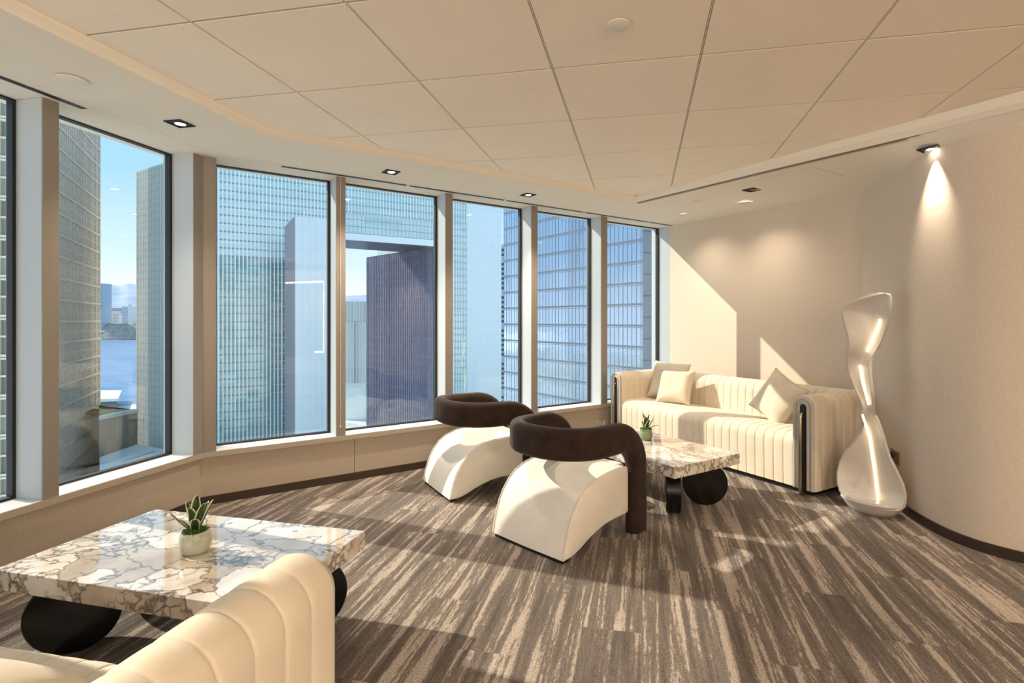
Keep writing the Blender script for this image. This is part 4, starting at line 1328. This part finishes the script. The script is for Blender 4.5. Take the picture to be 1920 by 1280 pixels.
# cream tower, nearest, cut by the left edge
crm = mat('cream_frame', (0.78, 0.72, 0.56), 0.5)
olv = cell_glass('olive_glazing', [(0.20, 0.20, 0.14), (0.30, 0.29, 0.22), (0.25, 0.26, 0.22)], 1.0, 1.0, 0.2)
olive = [mat('olive_pane_%d' % i, c, 0.12) for i, c in enumerate(((0.17, 0.17, 0.12), (0.25, 0.24, 0.18), (0.31, 0.31, 0.27), (0.22, 0.19, 0.14)))]
ct_ = empty('cream_tower', (0, 0, 0), 0, 'cream gridded tower with olive glass panes, cut off by the left edge', 'building')
cR = V2(-0.962 * 45, 45.0); cdv = V2(-0.915, -0.403).normalized()
cn = V2(cdv.y, -cdv.x)
if cn.dot(-cR) < 0: cn = -cn
Mx = Matrix(((cdv.x, cn.x, 0, cR.x), (cdv.y, cn.y, 0, cR.y), (0, 0, 1, 0), (0, 0, 0, 1)))
MB().box(-0.0, 5.0, -6.0, -0.25, GZ, 24.0, Mx).build('core', crm, ct_)
FH = 3.3; NF = 12
zz0 = EYE - 8 * FH
pm = None
xs = (0.12, 1.05, 2.35, 3.65)
for k in range(15):
    z = zz0 + k * FH
    for (a, b) in zip(xs[:-1], xs[1:]):
        for (h0, h1) in ((0.45, 1.85), (2.05, FH)):
            MB().box(a + 0.09, b - 0.09, -0.27, -0.2, z + h0, z + h1 - 0.02, Mx).build('pane', olive[R.randrange(4)], ct_)
    MB().box(0, 5.0, -0.25, 0.06, z + 0.02, z + 0.18, Mx).build('floor_band', crm, ct_)
    MB().box(0, 5.0, -0.25, 0.06, z + 0.26, z + 0.45, Mx).build('floor_band', crm, ct_)
    MB().box(0, 5.0, -0.25, 0.03, z + 1.87, z + 2.03, Mx).build('transom', crm, ct_)
for x in xs:
    MB().box(x - 0.10, x + 0.10, -0.25, 0.10, zz0, zz0 + 15 * FH, Mx).build('upright', crm, ct_)

# blue mirror-glass tower at right
blue = mat('blue_mirror_glass', (0.62, 0.76, 0.92), 0.04, 0.85, 0.6)
t = NT(blue); vv = t.coord(); nb_ = t.noise(vv, 0.12, 3)
t.bump(nb_.outputs[0], 0.12, 0.5)
bt2 = empty('mirror_tower', (0, 0, 0), 0, 'blue mirror-glass tower mirroring sky, behind the right-hand windows', 'building')
T0 = V2(22.3, 110); T1_ = T0 + V2(-0.605, 0.797) * 50.4
bar = mat('dark_blue_bars', (0.10, 0.14, 0.20), 0.4)
facade(bt2, T1_, T0, GZ, 85, blue, bar, 0.10, 0.05, 1.25, 4.4, bar, 0.45, name='curtain_wall', fin_names=('mullion_bar', 'spandrel'), band_d=0.04)
facade(bt2, T1_, T0, GZ, 85, blue, None, 0, 0, 1, 4.4, None, .1, name='inner_wall')
mb = MB()
dT = (T0 - T1_).normalized(); nT = V2(dT.y, -dT.x)
if nT.dot(-T0) < 0: nT = -nT
MxT = Matrix(((dT.x, nT.x, 0, T1_.x), (dT.y, nT.y, 0, T1_.y), (0, 0, 1, 0), (0, 0, 0, 1)))
z = GZ
while z < 84:
    mb.box(0, 50.4, -0.05, 0.04, z + 2.3, z + 2.42, MxT); z += 4.4
mb.build('thin_spandrel', bar, bt2, kind='stuff', fix=False)
TE = T0 + V2(0.10, 1.0).normalized() * 3.0 + V2(2.2, 0)
cg = mat('grey_corner_cladding', (0.22, 0.24, 0.27), 0.3)
block(bt2, [T0 + V2(0.02, 0.0), T0 + V2(1.9, 0.55), T0 + V2(20, 30), T1_ + V2(20, 30), T1_ + V2(0.3, 0.3), T0 + V2(-.02, .3)], GZ, 84.6, cg, 'corner_block')
for k in range(40):
    z = GZ + 4.4 * k
    if z < -40: continue
    MB().add([(T0.x + .02, T0.y - .06, z), (T0.x + 1.92, T0.y + .49, z), (T0.x + 1.92, T0.y + .49, z + .3), (T0.x + .02, T0.y - .06, z + .3)], [(0, 1, 2, 3)]).build('corner_joint', bar, bt2) if k % 1 == 0 and z < 40 else None

# slim striped block between arch and mirror tower
sb = empty('striped_block', (0, 0, 0), 0, 'thin residential block with black and white balconies between two towers', 'building')
s0 = at_y(935.5, 600, 420); s1_ = at_y(948.5, 600, 420)
zt = at_y(940, 458, 420).z
block(sb, [V2(s0.x, 420), V2(s1_.x, 420), V2(s1_.x, 430), V2(s0.x, 430)], GZ, zt, mat('block_white', (0.72, 0.76, 0.78), .6), 'core')
dkb = mat('balcony_dark', (0.06, 0.07, 0.08), .5)
z = GZ + 2; k = 0
mb = MB()
while z < zt - 3:
    if k % 7 != 3: mb.box(s0.x + 0.6 + R.uniform(0, 1.2), s1_.x - 0.3, 419.7, 420.3, z, z + 2.0)
    z += 3.7; k += 1
mb.build('balcony', dkb, sb, kind='stuff')

# harbour, ground, shore
sea_m = mat('harbour_water', (0.16, 0.33, 0.58), 0.35)
t = NT(sea_m); n_ = t.noise(t.coord(scale=(0.012, 0.03, 0.02)), 1.0, 5); t.bump(n_.outputs[0], 0.6, 4.0)
t.link(t.ramp(n_.outputs[0], [(0.35, (0.075, 0.19, 0.40)), (0.65, (0.16, 0.29, 0.48))]), t.b.inputs['Base Color'])
sea = MB().prism([V2(-3500, 560), V2(900, 560), V2(900, 2700), V2(-3500, 2700)], GZ - 1.5, GZ - .5).build('harbour_water', sea_m)
tag(sea, 'blue harbour water seen between the left towers', 'water')
gr_m = mat('city_ground', (0.44, 0.45, 0.42), 0.8)
t = NT(gr_m); n_ = t.noise(t.coord(), 0.03, 4); t.link(t.ramp(n_.outputs[0], [(0.4, (0.38, 0.43, 0.32)), (0.55, (0.62, 0.62, 0.59)), (0.7, (0.70, 0.70, 0.68))]), t.b.inputs['Base Color'])
grd = MB().prism([V2(-1500, 5), V2(1200, 5), V2(1200, 620), V2(-1500, 620)], GZ - 3, GZ).build('city_ground', gr_m)
tag(grd, 'pale paved ground and gardens far below the windows', 'ground')
sh_m = mat('far_shore', (0.44, 0.46, 0.42), 0.9)
shore = MB().prism([V2(-6000, 2701), V2(3000, 2701), V2(3000, 9000), V2(-6000, 9000)], GZ - 1, GZ + 2).build('far_shore', sh_m)
tag(shore, 'flat pale far shore across the harbour', 'shore')
# park roof, hall and podium at the foot of the arch
lawn_m = mat('lawn', (0.25, 0.30, 0.12), 0.9)
t = NT(lawn_m); n_ = t.noise(t.coord(), 0.12, 4); t.link(t.ramp(n_.outputs[0], [(0.35, (0.17, 0.24, 0.08)), (0.65, (0.40, 0.42, 0.20))]), t.b.inputs['Base Color'])
rw = mat('white_roof', (0.82, 0.82, 0.80), .6)
pod = empty('podium', (0, 0, 0), 0, 'white podium roof at the foot of the pale green tower', 'building')
pz = -74.0
def P(u, v, z): 
    q_ = at_z(u, v, z); return V2(q_.x, q_.y)
block(pod, [P(187, 857, pz), P(258, 832, pz), V2(-196, 304), V2(-205, 285), P(187, 985, pz)], GZ, pz, rw, 'roof_slab')
mbv = MB()
for i in range(8):
    a = P(228 + 7 * i, 866 - 2.2 * i, pz)
    mbv.box(a.x, a.x + 1.3, a.y, a.y + 4, pz, pz + .7)
mbv.build('roof_vent', mat('vent_grey', (0.5, 0.52, 0.52), .6), pod, kind='stuff')
hall = empty('park_hall', (0, 0, 0), 0, 'tan clad hall with a lawn on its roof behind the white podium', 'building')
hz = -55.0
ha, hb_ = P(186, 782, hz), P(258, 768, hz)
hd = (hb_ - ha).normalized(); hn = V2(-hd.y, hd.x)
tan = mat('tan_cladding', (0.42, 0.32, 0.25), .6)
hlw = facade(hall, ha, hb_, GZ, hz, cell_glass('tan_panels', [(0.44, 0.34, 0.26), (0.40, 0.31, 0.24), (0.46, 0.37, 0.29)], 3.2, 30, .6), tan, 0.25, 0.2, 3.2, 100, None, 1, name='clad_wall', fin_names=('panel_joint', 'band'))
block(hall, [ha + hn * .3, hb_ + hn * .3, hb_ + hn * 62, ha * 1.14], GZ, hz - .2, tan, 'core')
block(hall, [ha * 0.998, hb_ - hn * .6, hb_ + hn * 4, ha * 1.014], hz - 1.6, hz + .4, rw, 'parapet')
block(hall, [ha * 1.014, hb_ + hn * 4, hb_ + hn * 62, ha * 1.14], hz - .2, hz + .1, lawn_m, 'roof_lawn')
pier = empty('pier_building', (0, 0, 0), 0, 'low white flat-roofed pier building at the water edge', 'building')
pa = at_z(205, 744, GZ)
block(pier, [V2(-520, 562), V2(-452, 585), V2(-497, 640), V2(-560, 640)], GZ, GZ + 9, mat('pier_glass', (0.16, 0.22, 0.28), .3), 'hall')
block(pier, [V2(-526, 556), V2(-447, 580), V2(-495, 648), V2(-566, 648)], GZ + 9, GZ + 12, rw, 'roof')
# lawn seen through the arch doorway and low sheds
lw2 = MB().prism([P(600, 742, -80), P(720, 742, -80), P(720, 722, -80), P(600, 722, -80)], GZ, -80).build('harbour_lawn', lawn_m)
tag(lw2, 'strip of green lawn seen through the arch doorway', 'lawn')
gl2 = empty('slat_block', (0, 0, 0), 0, 'pale louvred block behind the arch doorway', 'building')
ga, gb = at_y(640, 565, 520), at_y(692, 565, 520)
lv = cell_glass('louvre_glazing', [(0.55, 0.55, 0.58), (0.72, 0.74, 0.78), (0.38, 0.40, 0.46)], 2.0, 100, .4)
facade(gl2, V2(ga.x, 520), V2(gb.x, 520), EYE - (718 - 600) * 520 / F, EYE + 35 * 520 / F, lv, white_f, 0.5, 0.5, 3.0, 100, dark_ln, .5, fin_names=('louvre', 'band'))
block(gl2, [V2(ga.x, 520.5), V2(gb.x, 520.5), V2(gb.x, 545), V2(ga.x, 545)], GZ, EYE + 34.5 * 520 / F, pale_w, 'core')
# blocks across the harbour
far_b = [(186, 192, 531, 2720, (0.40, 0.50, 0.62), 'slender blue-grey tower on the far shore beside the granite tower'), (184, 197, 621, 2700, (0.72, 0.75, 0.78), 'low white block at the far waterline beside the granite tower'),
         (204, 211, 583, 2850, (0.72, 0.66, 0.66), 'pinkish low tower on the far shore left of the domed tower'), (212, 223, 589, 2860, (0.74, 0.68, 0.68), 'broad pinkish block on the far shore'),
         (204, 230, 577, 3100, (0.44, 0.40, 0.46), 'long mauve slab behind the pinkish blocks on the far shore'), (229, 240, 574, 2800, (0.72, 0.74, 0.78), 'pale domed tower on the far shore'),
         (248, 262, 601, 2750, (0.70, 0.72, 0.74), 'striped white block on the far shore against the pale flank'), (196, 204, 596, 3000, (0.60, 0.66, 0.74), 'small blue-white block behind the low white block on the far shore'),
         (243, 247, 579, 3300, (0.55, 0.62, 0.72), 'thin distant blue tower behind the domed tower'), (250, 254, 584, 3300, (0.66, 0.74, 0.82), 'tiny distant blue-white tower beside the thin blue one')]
for u0, u1, vt, yy, col, lab in far_b:
    a, b = at_y(u0, 600, yy), at_y(u1, 600, yy)
    zt_ = EYE - (vt - CY) * yy / F
    b_ = empty('shore_building', ((a.x + b.x) / 2, yy, GZ + 2), 0, lab, 'building', 'buildings across the harbour')
    w_ = (b.x - a.x) / 2; h_ = zt_ - GZ - 2
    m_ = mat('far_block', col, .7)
    MB().box(-w_, w_, 0, 60, 0, h_).build('wall_block', m_, b_)
    if vt == 574:
        MB().lathe([(w_ * .75, 0), (w_ * .7, 6), (w_ * .4, 12), (0, 15)], 16, (0, 30, h_)).build('dome', m_, b_, smooth=True)
    mb = MB(); z = 6
    while z < h_ - 6:
        mb.box(-w_ * .92, w_ * .92, -1.2, 0.5, z, z + 5); z += 16
    mb.build('window_band', mat('far_window', tuple(c * .72 for c in col), .4), b_, kind='stuff')
# wooded rise and hills
def ridge(name, lab, pts, yy, depth, m, cat='hill'):
    mb = MB(); rings = []
    for k, (dy, s) in enumerate(((0, 0.02), (depth * .3, 0.6), (depth * .6, 1.0), (depth, 0.5))):
        ring = []
        for i in range(len(pts) - 1):
            for j in range(6):
                u = pts[i][0] + (pts[i + 1][0] - pts[i][0]) * j / 6; v = pts[i][1] + (pts[i + 1][1] - pts[i][1]) * j / 6
                q_ = at_y(u, v, yy + depth * .6)
                h = (q_.z - GZ) * s * (1 + 0.006 * math.sin(i * 2.1 + j * 0.6 + k))
                ring.append((q_.x * (yy + dy) / (yy + depth * .6), yy + dy, GZ + h))
        rings.append(ring)
    mb.loft(rings, closed=False, cap0=False, cap1=False)
    o = mb.build(name, m, smooth=True, sharp=180)
    tag(o, lab, cat); return o
hm = mat('hazed_hill', (0.34, 0.43, 0.56), .9)  # haze over the distance is mixed into this blue
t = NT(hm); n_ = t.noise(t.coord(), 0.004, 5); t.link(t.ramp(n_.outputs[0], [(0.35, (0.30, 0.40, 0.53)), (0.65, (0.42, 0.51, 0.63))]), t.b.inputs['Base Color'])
ridge('hill_range', 'long haze-blue hill range on the horizon behind the far shore', [(100, 560), (160, 540), (190, 536), (203, 533), (225, 535), (240, 531), (258, 534), (300, 520), (380, 540), (500, 560), (700, 552), (830, 565), (1000, 575)], 6500, 2500, hm)
wd = mat('wooded_bank', (0.26, 0.29, 0.24), .95)
t = NT(wd); n_ = t.noise(t.coord(), 0.05, 5); t.link(t.ramp(n_.outputs[0], [(0.35, (0.22, 0.25, 0.22)), (0.65, (0.36, 0.37, 0.33))]), t.b.inputs['Base Color'])
ridge('wooded_bank', 'grey-green wooded bank at the far waterline', [(188, 612), (196, 609), (204, 605), (215, 607), (230, 606), (240, 605), (248, 606), (256, 610), (262, 618)], 2670, 120, wd, 'trees')
